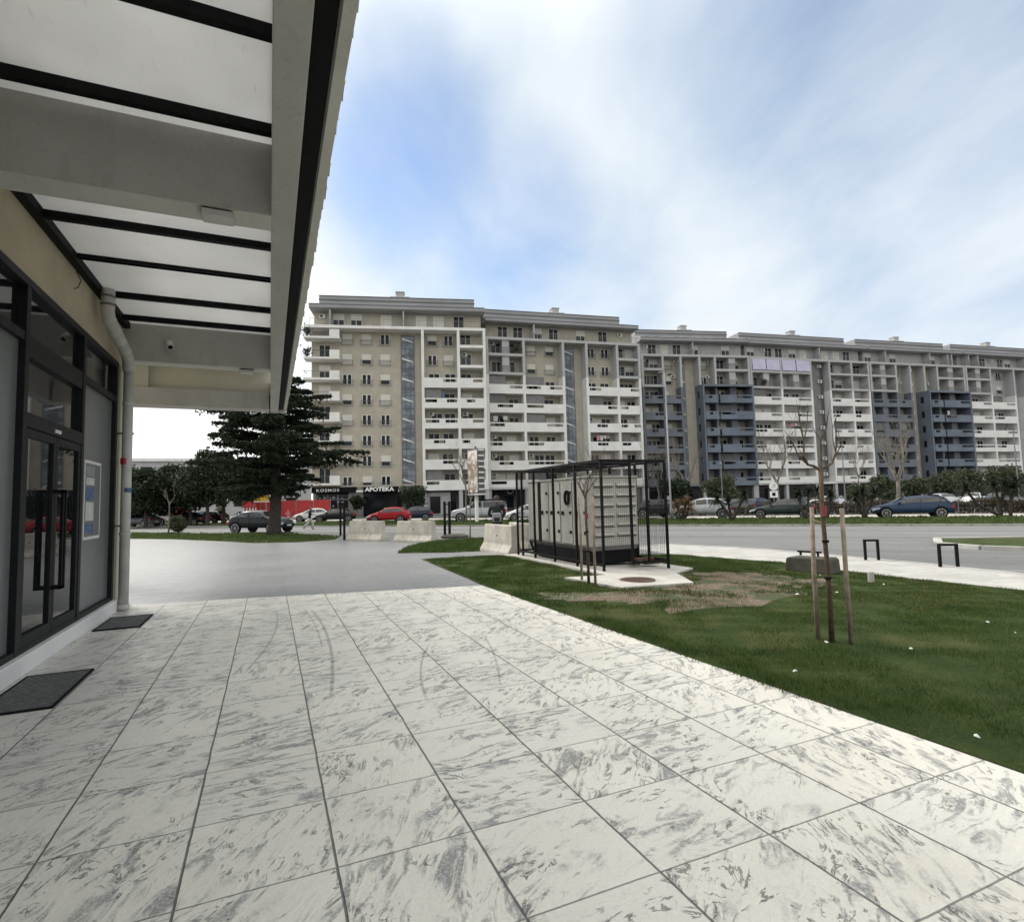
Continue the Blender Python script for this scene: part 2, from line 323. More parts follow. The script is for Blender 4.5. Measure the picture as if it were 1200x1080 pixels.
# ------------------------------------------------------------------ mesh builder
class MB:
    def __init__(s): s.v = []; s.f = []; s.mi = []; s.cur = 0
    def add(s, vs, fs):
        o = len(s.v); s.v += [tuple(v) for v in vs]
        for f in fs: s.f.append(tuple(i+o for i in f)); s.mi.append(s.cur)
        return s
    def box(s, x0, x1, y0, y1, z0, z1):
        if x0 > x1: x0, x1 = x1, x0
        if y0 > y1: y0, y1 = y1, y0
        if z0 > z1: z0, z1 = z1, z0
        return s.add([(x0, y0, z0), (x1, y0, z0), (x1, y1, z0), (x0, y1, z0), (x0, y0, z1), (x1, y0, z1), (x1, y1, z1), (x0, y1, z1)],
                     [(0, 3, 2, 1), (4, 5, 6, 7), (0, 1, 5, 4), (1, 2, 6, 5), (2, 3, 7, 6), (3, 0, 4, 7)])
    def bar(s, a, b, w, h=None):
        """square bar between two points"""
        h = h or w; a = Vector(a); b = Vector(b); d = (b-a).normalized()
        up = Vector((0, 0, 1)) if abs(d.z) < .95 else Vector((1, 0, 0))
        r = d.cross(up).normalized()*w/2; u = r.cross(d).normalized()*h/2
        vs = [p+q for p in (a, b) for q in (-r-u, r-u, r+u, -r+u)]
        return s.add(vs, [(0, 3, 2, 1), (4, 5, 6, 7), (0, 1, 5, 4), (1, 2, 6, 5), (2, 3, 7, 6), (3, 0, 4, 7)])
    def tube(s, pts, rad, n=8, cap=True):
        pts = [Vector(p) for p in pts]
        if not hasattr(rad, '__len__'): rad = [rad]*len(pts)
        rings = []; prev = None; vs = []
        for i, p in enumerate(pts):
            d = (pts[min(i+1, len(pts)-1)]-pts[max(i-1, 0)]).normalized()
            if prev is None:
                a = Vector((1, 0, 0)) if abs(d.x) < .9 else Vector((0, 1, 0)); prev = (a-d*a.dot(d)).normalized()
            else:
                q = prev-d*prev.dot(d); prev = q.normalized() if q.length > 1e-6 else prev
            b = d.cross(prev)
            vs += [p+(prev*math.cos(t)+b*math.sin(t))*rad[i] for t in [2*math.pi*j/n for j in range(n)]]
        fs = []
        for i in range(len(pts)-1):
            for j in range(n):
                k = (j+1) % n; fs.append((i*n+j, i*n+k, (i+1)*n+k, (i+1)*n+j))
        if cap: fs += [tuple(range(n-1, -1, -1)), tuple((len(pts)-1)*n+j for j in range(n))]
        return s.add(vs, fs)
    def prism(s, poly, z0, z1):
        """extrude an XY polygon"""
        n = len(poly)
        return s.add([(x, y, z0) for x, y in poly]+[(x, y, z1) for x, y in poly],
                     [tuple(range(n-1, -1, -1)), tuple(range(n, 2*n))]+[(i, (i+1) % n, n+(i+1) % n, n+i) for i in range(n)])
    def prof(s, poly, a, b, axis='y'):
        """extrude a polygon given in the plane across `axis`: (x,z) along y, or (y,z) along x"""
        n = len(poly); P = (lambda q, t: (q[0], t, q[1])) if axis == 'y' else (lambda q, t: (t, q[0], q[1]))
        return s.add([P(q, a) for q in poly]+[P(q, b) for q in poly],
                     [tuple(range(n-1, -1, -1)), tuple(range(n, 2*n))]+[(i, (i+1) % n, n+(i+1) % n, n+i) for i in range(n)])
    def use(s, i): s.cur = i; return s
    def build(s, name, mats, parent=None, smooth=False, bev=0):
        me = bpy.data.meshes.new(name); me.from_pydata(s.v, [], s.f)
        if not isinstance(mats, (list, tuple)): mats = [mats]
        for m in mats: me.materials.append(T[m] if isinstance(m, str) else m)
        if len(mats) > 1: me.polygons.foreach_set('material_index', s.mi)
        bm = bmesh.new(); bm.from_mesh(me); bmesh.ops.recalc_face_normals(bm, faces=bm.faces); bm.to_mesh(me); bm.free()
        if smooth: me.polygons.foreach_set('use_smooth', [True]*len(me.polygons))
        o = bpy.data.objects.new(name, me); COL.objects.link(o)
        if parent: o.parent = parent
        if bev:
            b = o.modifiers.new('bevel', 'BEVEL'); b.width = bev; b.segments = 2; b.limit_method = 'ANGLE'
        return o
def tag(o, label=None, cat=None, group=None, kind=None):
    if label: o['label'] = label
    if cat: o['category'] = cat
    if group: o['group'] = group
    if kind: o['kind'] = kind
    return o
def thing(name, label, cat, loc=(0, 0, 0), rz=0, group=None):
    o = bpy.data.objects.new(name, None); COL.objects.link(o); o.empty_display_size = .2
    o.location = loc; o.rotation_euler = (0, 0, rz)
    return tag(o, label, cat, group)
def copy_tree(src, loc, rz=None, label=None, group=None, scale=None):
    def rec(o, par):
        c = o.copy(); COL.objects.link(c); c.parent = par
        for ch in list(o.children): rec(ch, c)
        return c
    r = rec(src, None); r.location = loc
    if rz is not None: r.rotation_euler = (0, 0, rz)
    if scale: r.scale = scale if hasattr(scale, '__len__') else (scale,)*3
    if label: r['label'] = label
    if group: r['group'] = group
    return r
def npmesh(name, V, Fc, mat, parent=None, smooth=False):
    """fast mesh from numpy: V (n,3), Fc (m,k)"""
    me = bpy.data.meshes.new(name); V = np.asarray(V, np.float32); Fc = np.asarray(Fc, np.int32); k = Fc.shape[1]
    me.vertices.add(len(V)); me.vertices.foreach_set('co', V.ravel())
    me.loops.add(Fc.size); me.loops.foreach_set('vertex_index', Fc.ravel())
    me.polygons.add(len(Fc)); me.polygons.foreach_set('loop_start', np.arange(0, Fc.size, k, dtype=np.int32))
    me.update(calc_edges=True); me.validate()
    me.materials.append(T[mat]); o = bpy.data.objects.new(name, me); COL.objects.link(o)
    if parent: o.parent = parent
    return o
def text(s, size, ext, mat, parent, name='lettering', bold=0.):
    cu = bpy.data.curves.new(name, 'FONT'); cu.body = s; cu.size = size; cu.extrude = ext; cu.align_x = 'CENTER'; cu.offset = bold; cu.space_character = 1.25 if bold < .02 else 1.
    cu.resolution_u = 3
    t = bpy.data.objects.new('tmp', cu); COL.objects.link(t)
    dg = bpy.context.evaluated_depsgraph_get(); me = bpy.data.meshes.new_from_object(t.evaluated_get(dg))
    bpy.data.objects.remove(t); me.materials.clear(); me.materials.append(T[mat])
    o = bpy.data.objects.new(name, me); COL.objects.link(o); o.parent = parent
    return o
# ------------------------------------------------------------------ ground sheets
def sheet(name, poly, dz, mat, kind='structure', thick=0, bank=0.):
    bm = bmesh.new(); vs = [bm.verts.new((x, y, 0)) for x, y in poly]; bm.faces.new(vs)
    for co, no in (((0, 11, 0), (0, 1, 0)), ((0, 23, 0), (0, 1, 0)), ((3.9, 0, 0), (1, 0, 0)), ((11.9, 0, 0), (1, 0, 0)), ((3.9, 11, 0), (-1/8, 1/12, 0))):
        bmesh.ops.bisect_plane(bm, geom=bm.verts[:]+bm.edges[:]+bm.faces[:], plane_co=co, plane_no=no, dist=1e-5)
    bmesh.ops.triangulate(bm, faces=bm.faces)
    for v in bm.verts: v.co.z = hz(v.co.x, v.co.y)+dz
    if thick:
        r = bmesh.ops.extrude_face_region(bm, geom=bm.faces[:])
        for v in [g for g in r['geom'] if isinstance(g, bmesh.types.BMVert)]: v.co.z -= thick
    bmesh.ops.recalc_face_normals(bm, faces=bm.faces)
    if not thick:
        for f in bm.faces:
            if f.normal.z < 0: f.normal_flip()
    me = bpy.data.meshes.new(name); bm.to_mesh(me); bm.free(); me.materials.append(T[mat])
    o = bpy.data.objects.new(name, me); COL.objects.link(o); o['kind'] = kind
    return o
def inpoly(px, py, poly):
    inside = np.zeros(len(px), bool); n = len(poly)
    for i in range(n):
        x1, y1 = poly[i]; x2, y2 = poly[(i+1) % n]
        c = ((y1 > py) != (y2 > py)) & (px < (x2-x1)*(py-y1)/((y2-y1) or 1e-9)+x1)
        inside ^= c
    return inside
def hznp(x, y): return -0.25*np.clip(np.maximum(np.maximum((y-11)/12, (x-3.9)/8), 0), 0, 1)
def blades(name, poly, dens, hmin, hmax, width, mat, label, excl=(), thin=(), z0=0., patch=.5):
    xs = [p[0] for p in poly]; ys = [p[1] for p in poly]
    A = (max(xs)-min(xs))*(max(ys)-min(ys)); n = int(A*dens)
    x = RNG.uniform(min(xs), max(xs), n); y = RNG.uniform(min(ys), max(ys), n)
    k = inpoly(x, y, poly)
    for e in excl: k &= ~inpoly(x, y, e)
    cl = np.sin(x*2.1+1.3*np.sin(y*1.7))*np.sin(y*2.6+1.1*np.sin(x*2.9))+.6*np.sin(x*7.3+y*3.1)*np.sin(y*8.1-x*2.2)
    k &= RNG.uniform(0, 1, n) < np.clip(.75+patch*cl, .12, 1)
    for e in thin: k &= ~(inpoly(x, y, e) & (RNG.uniform(0, 1, n) < .93-.6*np.clip(cl, 0, 1)))
    x, y, cl = x[k], y[k], cl[k]; n = len(x)
    h = RNG.uniform(hmin, hmax, n)*(1+.35*cl); a = RNG.uniform(0, 2*math.pi, n); lean = RNG.uniform(.1, .9, n)*h; b = RNG.uniform(0, 2*math.pi, n)
    z = hznp(x, y)+z0-.004; w = width*RNG.uniform(.6, 1.3, n)/2
    P0 = np.stack([x-np.cos(a)*w, y-np.sin(a)*w, z], 1); P1 = np.stack([x+np.cos(a)*w, y+np.sin(a)*w, z], 1)
    P2 = np.stack([x+np.cos(b)*lean, y+np.sin(b)*lean, z+h], 1)
    V = np.stack([P0, P1, P2], 1).reshape(-1, 3); Fc = np.arange(3*n).reshape(-1, 3)
    o = npmesh(name, V, Fc, mat); tag(o, label, 'grass', kind='stuff'); return o
# ================================================================== THE SETTING
def kl(off, x): return (x+off*.764, 57.33-1.186*x+off*.6447)      # point beside the far kerb line
def S(name, poly, dz, mat, thick=0): return sheet(name, poly, dz, mat, 'structure', thick)
g = MB(); g.add([(-2500, -2500, -.45), (2500, -2500, -.45), (2500, 2500, -.45), (-2500, 2500, -.45)], [(0, 1, 2, 3)]); o = g.build('ground', 'lot'); o['kind'] = 'structure'
S('car_park', [kl(9, -60), kl(9, 75), (160, 0), (330, 60), (250, 190), (-120, 190)], -.03, 'lot')
S('road', [(-60, 128), (-9.9, 16), (4, 16), (14, 4), (12.6, -30), (60, -30), (75, -25)], -.085, 'asphalt')
S('plaza_tiles', [(-2.6, -4), (4.02, -4), (3.86, 3), (3.72, 10.05), (-2.6, 11.45)], .0, 'tiles', .1)
S('plaza_concrete', [(-12, 13.4), (-2.6, 11.45), (3.72, 10.05), (3.95, 13.1), (4.25, 16.9), (6.4, 16.7), (7.2, 15.9), (11.9, 14.4), (12.4, 16.9), (9.9, 25.2), (6.9, 25.6), (3.4, 34.0), (-12.5, 57)], -.004, 'plaza', .1)
LAWN = [(4.02, -4), (3.86, 3), (3.72, 10.05), (3.95, 13.1), (4.25, 16.6), (6.4, 16.5), (7.2, 15.8), (11.8, 14.3), (12.7, 11), (12.35, 8.2), (12.5, 5.6), (12.2, -4)]
S('lawn', LAWN, .006, 'lawn')
S('pavement', [(11.8, 14.4), (12.7, 11), (12.35, 8.2), (12.5, 5.6), (12.2, -4), (12, -30), (14.4, -30), (14.6, 6), (15.1, 9), (15.2, 13.9), (14.2, 17.6), (12.3, 17.2)], .0, 'pave', .12)
ISL = [at(155, 624.5), at(130, 631), at(200, 631.5), at(250, 633.5), at(300, 636), at(350, 635), at(392, 632), at(398, 629), at(330, 624.6), at(250, 625.5)]
S('grass_island', ISL, .02, 'verge', .12)
IS2 = [at(466, 648), at(478, 641.5), at(492, 638), at(505, 635.5), at(530, 633), at(560, 631.5), at(578, 631.5), at(572, 645), at(530, 647)]
S('grass_corner', IS2, .02, 'lawn', .12)
S('verge', [kl(0, -60), kl(0, 75), kl(10, 75), kl(10, -60)], .015, 'verge', .12)
S('service_road', [kl(10, -60), kl(10, 75), kl(16, 75), kl(16, -60)], -.02, 'brown')
I3 = [at(1098, 631), at(1150, 630), at(1230, 629), at(1260, 640), at(1200, 642), at(1150, 640.5), at(1100, 636.5)]
S('traffic_island', I3, .0, 'verge', .1)
def kerb(name, pts, w=.15, top=.03, mat='kerb'):
    mb = MB()
    for a, b in zip(pts[:-1], pts[1:]):
        a3 = (*a, hz(*a)+top-.08); b3 = (*b, hz(*b)+top-.08); mb.bar(a3, b3, w, .16)
    o = mb.build(name, mat); o['kind'] = 'structure'; return o
kerb('verge_kerb', [kl(-.08, x) for x in range(-60, 76, 5)])
kerb('island_kerb', I3+[I3[0]], .25, .04, 'pave')
kerb('pavement_kerb', [(12.3, 17.35), (14.3, 17.75), (15.3, 13.9), (15.2, 9), (14.7, 6), (14.5, -10)], .16, .01, 'pave')
kerb('plaza_kerb', [(-12.5, 57.1), (3.4, 34.1), (6.95, 25.7), (10, 25.3), (12.45, 17)], .14, .012)
mb = MB()
for t in range(-40, 60, 6):
    a = kl(-6.4, t); b = kl(-6.4, t+2.0); mb.bar((*a, -.332), (*b, -.332), .13, .004)
o = mb.build('lane_marking', 'pave'); o['kind'] = 'structure'
# bare soil with a ragged outline
def ragged(cx, cy, rx, ry, n=46, amp=.16, rot=0):
    p = []
    for i in range(n):
        t = 2*math.pi*i/n; r = 1+amp*(math.sin(3*t+1)+.7*math.sin(5*t+2.1)+.6*math.sin(9*t)+.5*random.uniform(-1, 1))
        x, y = rx*r*math.cos(t), ry*r*math.sin(t); p.append((cx+x*math.cos(rot)-y*math.sin(rot), cy+x*math.sin(rot)+y*math.cos(rot)))
    return p
D1 = ragged(7.35, 7.8, 2.6, 1.15, rot=.32); D2 = ragged(9.7, 7.9, .8, .45, amp=.2, rot=.2); D3 = ragged(4.75, 8.1, .7, .45, rot=-.3); D4 = ragged(8.9, 9.3, 1.0, .8, amp=.15)
for q, D_ in enumerate((D1, D2, D3, D4)): S('bare_soil', D_, .009+.002*q, 'dirt')
SLAB = [(5.55, 10.15), (5.8, 8.5), (7.5, 8.55), (8.25, 9.95), (9.3, 10.6), (9.3, 15.9), (6.6, 15.9), (6.6, 10.2)]
S('concrete_slab', SLAB, .05, 'slab', .12)
# grass blades
EX = [SLAB, [(10.95, 8.3), (12.0, 8.3), (12.0, 9.9), (10.95, 9.9)]]
near = [(4.0, -1), (3.88, 3), (3.80, 7), (9, 7), (12.4, 7), (12.45, 5.6), (12.2, -1)]
far_ = [(3.80, 7), (3.74, 10.05), (3.97, 13.1), (4.3, 16.5), (6.4, 16.4), (7.2, 15.7), (11.7, 14.3), (12.6, 11), (12.3, 8.2), (12.4, 7)]
blades('grass', near, 5200, .018, .05, .006, 'blade', 'short green lawn grass beside the white paving', EX, (D1, D2, D3, D4))
blades('grass', far_, 2400, .025, .065, .011, 'blade', 'rough lawn grass around the caged machine', EX, (D1, D2, D3, D4))
blades('dry_grass', [(4.2, 7.2), (4.4, 11), (7, 16), (11.6, 14), (12.3, 8.2), (12.3, 4.5), (8.5, 5.2)], 420, .02, .06, .012, 'dryb', 'straw coloured tufts in the worn far part of the lawn', EX, patch=1.4)
blades('dry_grass', [(3.9, -1), (4.2, 7.2), (12.3, 5), (12.1, -1)], 160, .015, .045, .007, 'dryb', 'straw coloured blades scattered in the near lawn', patch=1.4)
blades('grass', IS2, 900, .05, .13, .025, 'blade', 'thick grass on the paved corner by the barriers', z0=.02)
blades('grass', ISL, 160, .05, .14, .05, 'bladev', 'grass on the island under the cedar', z0=.02)
VP = [kl(.1, 0), kl(.1, 45), kl(9.9, 45), kl(9.9, 0)]
blades('grass', VP, 90, .05, .16, .08, 'bladev', 'yellowish verge grass beyond the road', z0=.015)
blades('weeds', [(3.80, 3.2), (3.70, 10), (3.95, 10), (4.15, 3.2)], 1500, .03, .11, .008, 'blade', 'weeds leaning over the paving edge', patch=1.2)
blades('weeds', [(3.98, -1), (3.83, 3.2), (4.05, 3.2), (4.2, -1)], 2200, .02, .06, .006, 'blade', 'grass tufts along the near paving edge', patch=1.2)
def pebbles(name, polys, n, smin, smax, mat, label):
    V = []; Fc = []; o = 0
    for poly in polys:
        xs = [p[0] for p in poly]; ys = [p[1] for p in poly]; x = RNG.uniform(min(xs), max(xs), n); y = RNG.uniform(min(ys), max(ys), n); k = inpoly(x, y, poly); x, y = x[k], y[k]
        for a, b in zip(x, y):
            s = RNG.uniform(smin, smax); R_ = RNG.uniform(.6, 1.2, 6)*s; z = hz(a, b)+.012
            V += [(a+R_[0], b, z), (a, b+R_[1], z), (a-R_[2], b, z), (a, b-R_[3], z), (a, b, z+R_[4]*.7)]; Fc += [(o, o+1, o+4), (o+1, o+2, o+4), (o+2, o+3, o+4), (o+3, o, o+4)]; o += 5
    ob = npmesh(name, V, Fc, mat); tag(ob, label, 'gravel', kind='stuff')
pebbles('gravel', (D1, D2, D3, D4), 520, .006, .022, 'brownf', 'loose pebbles and clods on the bare soil')
# ================================================================== SHOP BUILDING ON THE LEFT
X0 = -2.3
shop = thing('shop_building', 'beige shop building with charcoal glazed front and grey canopy over the paving', 'building', (X0, 6, 0))
def sb(mb, name, mats, parent=shop, **k):
    mb.v = [(x-X0, y-6, z) if parent is shop or parent.parent is shop else (x, y, z) for x, y, z in mb.v]
    return mb.build(name, mats, parent, **k)
m = MB(); m.box(-9.5, X0, -4, 11.4, 3.98, 5.9); m.box(-9.5, X0, 10.69, 11.4, 0, 3.98); m.box(-9.5, -9.2, -4, 10.69, 0, 3.98); m.box(-9.2, X0, -4, -3.7, 0, 3.98)
sb(m, 'wall', 'beige2')
m = MB(); m.box(X0+.002, X0+.05, 10.76, 10.9, .19, 3.96); m.box(X0+.002, X0+.035, 10.98, 11.38, .19, 3.96); sb(m, 'pilaster', 'cream', bev=.008)
m = MB(); m.box(-2.5, -2.2, -4, 10.72, 0, .19); m.box(-2.3, -2.19, 10.72, 11.42, 0, .12); sb(m, 'plinth', 'white', bev=.012)
m = MB(); m.box(-9.2, -2.5, -3.7, 10.69, 0, .1); m.box(-9.2, -2.42, -3.7, 10.69, 3.9, 3.975); m.box(-6.2, -6.0, -3.7, 10.69, .1, 3.9); m.box(-6, -2.6, 10.5, 10.68, .1, 3.9)
m.box(-5.6, -5.0, 8.4, 9.9, .1, 1.2); m.box(-5.3, -4.6, 5.8, 7.4, .1, .85); sb(m, 'interior', 'room')
m = MB(); fy = [-2.6, -.7, 1.2, 3.1, 5.06, 7.03, 8.93, 10.64]
for y in fy: m.box(-2.39, -2.26, y-.05, y+.05, .19, 3.98)
m.box(-2.385, -2.265, -3.7, 10.69, .17, .25); m.box(-2.385, -2.255, -3.7, 10.69, 3.9, 3.985); m.box(-2.385, -2.27, -3.7, 10.69, 3.33, 3.42)
m.box(-2.386, -2.262, 7.03, 8.93, 2.47, 2.62); m.box(-2.384, -2.272, 7.03, 8.93, 3.2, 3.33)
sb(m, 'window_frame', 'frame', bev=.004)
m = MB()
for a, b in zip(fy[:-1], fy[1:]): m.box(-2.335, -2.325, a+.05, b-.05, 3.42, 3.9)
sb(m, 'upper_glazing', 'glass')
m = MB(); m.box(-2.335, -2.325, 7.08, 8.88, 2.62, 3.2); sb(m, 'door_transom_glazing', 'glass')
for a, b in zip(fy[:-1], fy[1:]):
    if a == 7.03: continue
    m = MB(); m.box(-2.332, -2.322, a+.05, b-.05, .25, 3.33); sb(m, 'filmed_pane', 'film')
m = MB().box(-2.3215, -2.317, 9.26, 10.06, 1.2, 2.3); ps = sb(m, 'notice_poster', 'pipew')
for i_, (ya_, yb_, za_, zb_, mt_) in enumerate(((9.3, 10.02, 1.24, 2.26, 'film'), (9.34, 9.72, 1.28, 1.42, 'posterb'), (9.34, 9.72, 1.46, 1.72, 'cloth_l'), (9.34, 9.72, 1.75, 1.93, 'posterb'), (9.34, 9.72, 1.96, 2.06, 'cloth_l'), (9.34, 9.72, 2.08, 2.22, 'cloth_g'))):
    sb(MB().box(-2.3168+.0004*(i_ == 0), -2.3155-.0006*(i_ == 0)+.0012*(i_ > 0), ya_, yb_, za_, zb_), 'notice_print', mt_, ps)
for ya, yb in ((7.09, 7.975), (7.985, 8.88)):
    m = MB(); m.box(-2.33, -2.27, ya, ya+.075, .25, 2.46); m.box(-2.33, -2.27, yb-.075, yb, .25, 2.46); m.box(-2.33, -2.27, ya+.075, yb-.075, .25, .36); m.box(-2.33, -2.27, ya+.075, yb-.075, 2.37, 2.46)
    d = sb(m, 'door', 'frame', bev=.004)
    m = MB().box(-2.305, -2.297, ya+.075, yb-.075, .36, 2.37); sb(m, 'door_glass', 'glass', d)
    hy = yb-.04 if ya < 7.5 else ya+.04
    m = MB(); m.box(-2.2, -2.17, hy-.02, hy+.02, .72, 1.85); m.box(-2.27, -2.17, hy-.02, hy+.02, .72, .76); m.box(-2.27, -2.17, hy-.02, hy+.02, 1.81, 1.85); sb(m, 'door_handle', 'black', d, bev=.004)
m = MB(); m.box(-2.27, -2.25, 7.88, 8.06, 2.5, 2.54); sb(m, 'door_closer_badge', 'lamp')
# canopy
CE = 16.3
ribs = [-2.4, -1.2, .3, 1.4, 2.65, 3.81, 4.86, 7.15, 9.55, 10.65]
m = MB(); m.box(X0+.0, .01, -4, 11.1, 4.785, 4.80); sb(m, 'roof_panel', 'frost')
m = MB(); m.box(-4.6, .01, 11.4, CE, 5.25, 5.27); sb(m, 'end_bay_ceiling', 'soffit')
for y in ribs:
    m = MB(); m.box(X0+.06, -.002, y-.035, y+.035, 4.70, 4.783); sb(m, 'roof_rib', 'black')
m = MB(); m.box(X0+.0, X0+.1, -4, 11.1, 4.68, 4.78); sb(m, 'wall_rail', 'black')
m = MB(); m.box(-2.2, -.003, 8.22, 8.25, 4.74, 4.78); m.box(-2.2, -.003, 8.25, 8.31, 4.77, 4.783); m.box(-2.2, -.003, 8.31, 8.33, 4.74, 4.775); sb(m, 'cable_tray', 'black')
for y0, y1 in ((-.9, -.6), (5.12, 5.42), (11.1, 11.4)):
    m = MB(); m.box(X0 if y0 < 11 else -4.4, -.001, y0, y1, 4.14, 4.784); sb(m, 'cross_beam', 'grey', bev=.006)
    m = MB(); m.box(X0 if y0 < 11 else -4.4, -.001, y0+.004, y1-.004, 4.132, 4.1395); sb(m, 'beam_soffit', 'soffit')
m = MB(); m.box(0, .195, -4, CE, 4.14, 4.9); sb(m, 'edge_beam', 'grey', bev=.006)
m = MB(); m.box(-4.0, -.03, CE-.5, CE, 4.14, 4.58); sb(m, 'end_beam', 'grey', bev=.006)
m = MB(); m.box(-4.0, -.001, CE-.3, CE-.1, 4.583, 5.25); m.box(-4.0, -2.75, CE-.42, CE-.3, 4.583, 5.24); sb(m, 'end_panel', 'cream')
m = MB(); m.box(-4.1, -3.72, CE-.5, CE-.1, -.1, 4.14); sb(m, 'end_column', 'cream')
m = MB(); m.box(.205, .32, -4, CE-.06, 4.22, 4.24); m.box(.197, .206, -4, CE-.06, 4.22, 4.5); sb(m, 'gutter', 'blackm')
for y in np.arange(-3.6, CE, 1.15): pass
m = MB(); m.box(.325, .34, -4, 5.2, 4.235, 4.30); m.box(.325, .335, 3, CE-.05, 4.228, 4.25); sb(m, 'gutter_bracket', 'darkwall')
m = MB(); m.box(.34, .415, -4, CE, 4.23, 4.64); m.box(.0, .415, CE, CE+.05, 4.14, 4.62); sb(m, 'fascia', 'soffit', bev=.004)
# roof tile ends over the fascia
m = MB(); y = -4.
while y < CE:
    w = .205; n = 7; jx = random.uniform(-.012, .012); jz = random.uniform(-.006, .006)
    arc = [(y+w*.5-w*.5*math.cos(math.pi*i/n), 4.64+.065*math.sin(math.pi*i/n)) for i in range(n+1)]
    vs = [(xx, a, b+zz) for xx, zz in ((.485+jx, jz), (.05, .10)) for a, b in arc]+[(.485+jx, a, b-.018+jz) for a, b in arc]
    k = n+1
    m.add(vs, [(i, i+1, k+i+1, k+i) for i in range(n)]+[(i, i+1, 2*k+i+1, 2*k+i) for i in range(n)])
    m.box(.40, .46+jx, y+w*.12, y+w*.88, 4.63, 4.66)
    y += w*1.02
sb(m, 'roof_tile_edge', 'tilew')
# downpipe
PX = -2.13
m = MB(); m.tube([(PX, 9.36, 4.74), (PX, 9.36, 4.42), (PX, 9.44, 4.33), (PX, 10.5, 4.12), (PX, 10.66, 4.03), (PX, 10.70, 3.85)], .085, 14)
m.tube([(PX, 10.72, 4.0), (PX, 10.72, .1)], .073, 14); m.tube([(PX, 10.72, .1), (PX, 10.72, .02)], .085, 14)
dp = sb(m, 'downpipe', 'pvc', smooth=True)
for z in (4.62, 4.5): m = MB(); m.tube([(PX, 9.36, z), (PX, 9.36, z+.03)], .092, 14); sb(m, 'pipe_collar', 'gengrey', dp)
for t in (.02, .34, .66, .98):
    m = MB(); a = Vector((PX, 9.44, 4.33)).lerp(Vector((PX, 10.5, 4.12)), t); d_ = Vector((0, 1.06, -.21)).normalized()*.035; m.tube([a, a+d_], .093, 14); sb(m, 'pipe_collar', 'pvc', dp)
for z in (3.3, 1.2): m = MB(); m.tube([(PX, 10.72, z), (PX, 10.72, z+.04)], .082, 14); sb(m, 'pipe_collar', 'pvc', dp)
for z in (2.82, 1.33): m = MB(); m.box(PX-.16, PX+.09, 10.705, 10.725, z, z+.03); sb(m, 'pipe_bracket', 'gengrey', dp)
m = MB(); m.tube([(PX-.02, 10.70, 2.33), (PX-.02, 10.70, 2.43)], .062, 14); sb(m, 'red_sticker', 'redlamp', dp)
m = MB(); m.tube([(PX+.02, 10.70, 1.88), (PX+.02, 10.70, 1.95)], .06, 14); sb(m, 'blue_sticker', 'posterb', dp)
m = MB(); m.tube([(-2.29, 8.55, 4.66), (-2.24, 8.56, 4.55), (-2.25, 8.5, 4.44), (-2.28, 8.45, 4.4)], .006, 5); sb(m, 'loose_cable', 'black')
# lights and camera under the canopy
def clight(x, y, label):
    t = thing('canopy_light', label, 'light', (x, y, 4.13), 0, 'lights under the canopy beams')
    MB().box(-.11, .11, -.09, .09, -.02, 0).build('mounting_plate', 'black', t)
    MB().box(-.12, .12, -.13, .05, -.075, -.022).build('lamp_housing', 'pvc', t, bev=.01)
clight(-.42, 5.24, 'small grey box lamp under the nearest canopy beam'); clight(-.4, 11.24, 'small grey box lamp under the far canopy beam')
t = thing('security_camera', 'small white dome camera fixed to the far canopy beam', 'camera', (-1.62, 11.1, 4.42))
m = MB(); m.tube([(0, 0, .05), (0, -.08, .05)], .055, 12); m.build('mounting', 'pipew', t, smooth=True)
m = MB(); m.tube([(0, -.07, .06), (.02, -.12, .0), (.04, -.17, -.05)], [.045, .06, .055], 14); m.build('camera_body', 'pipew', t, smooth=True)
m = MB(); m.tube([(.04, -.171, -.051), (.045, -.185, -.063)], [.04, .02], 14); m.build('lens', 'blackm', t)
for y0, y1, lab in ((5.78, 6.95, 'dark ribbed door mat nearest the camera, beside the plinth'), (9.1, 10.05, 'dark ribbed door mat by the foot of the downpipe')):
    t = thing('door_mat', lab, 'mat', (-1.88, (y0+y1)/2, .0), 0, 'ribbed mats by the shop front'); h = (y1-y0)/2
    m = MB()
    k = int((y1-y0)/.05)
    for i in range(k): m.box(-.25, .25, -h+.025+i*.05, -h+.05+i*.05, .004, .014)
    m.build('ribs', 'mat', t)
    m = MB(); m.box(-.27, .27, -h, -h+.02, .0, .018); m.box(-.27, .27, h-.02, h, .0, .018); m.box(-.27, -.25, -h+.02, h-.02, 0, .018); m.box(.25, .27, -h+.02, h-.02, 0, .018); m.box(-.25, .25, -h+.02, h-.02, .001, .005)
    m.build('mat_frame', 'blackm', t)
# ================================================================== GENERATOR AND CAGE
BZ = -.09
gen = thing('generator', 'large cream diesel generator cabinet standing inside the black mesh cage', 'generator', (7.15, 11.75, BZ))
GW, GL, GH0, GH1 = 1.45, 3.45, .5, 2.24
m = MB(); m.box(.0, GW, 0, GL, GH0, GH1-.05); m.box(-.03, GW+.03, -.03, GL+.03, GH1-.05, GH1); m.build('cabinet', 'genbody', gen, bev=.015)
m = MB(); m.box(.03, GW-.03, .05, GL-.35, .07, GH0-.1); m.build('fuel_tank', 'blackm', gen, bev=.01)
m = MB(); m.prof([(0, GH0-.001), (GW, GH0-.001), (GW-.06, GH0-.1), (.06, GH0-.1)], .01, GL-.01); m.build('skirt', 'gengrey', gen)
m = MB(); m.prof([(GL-.36, .08), (GL, .45), (GL-.03, .47), (GL-.36, .14)], .0, .06, 'x'); m.prof([(GL-.36, .08), (GL, .45), (GL-.03, .47), (GL-.36, .14)], GW-.06, GW, 'x'); m.build('support_brace', 'blackm', gen)
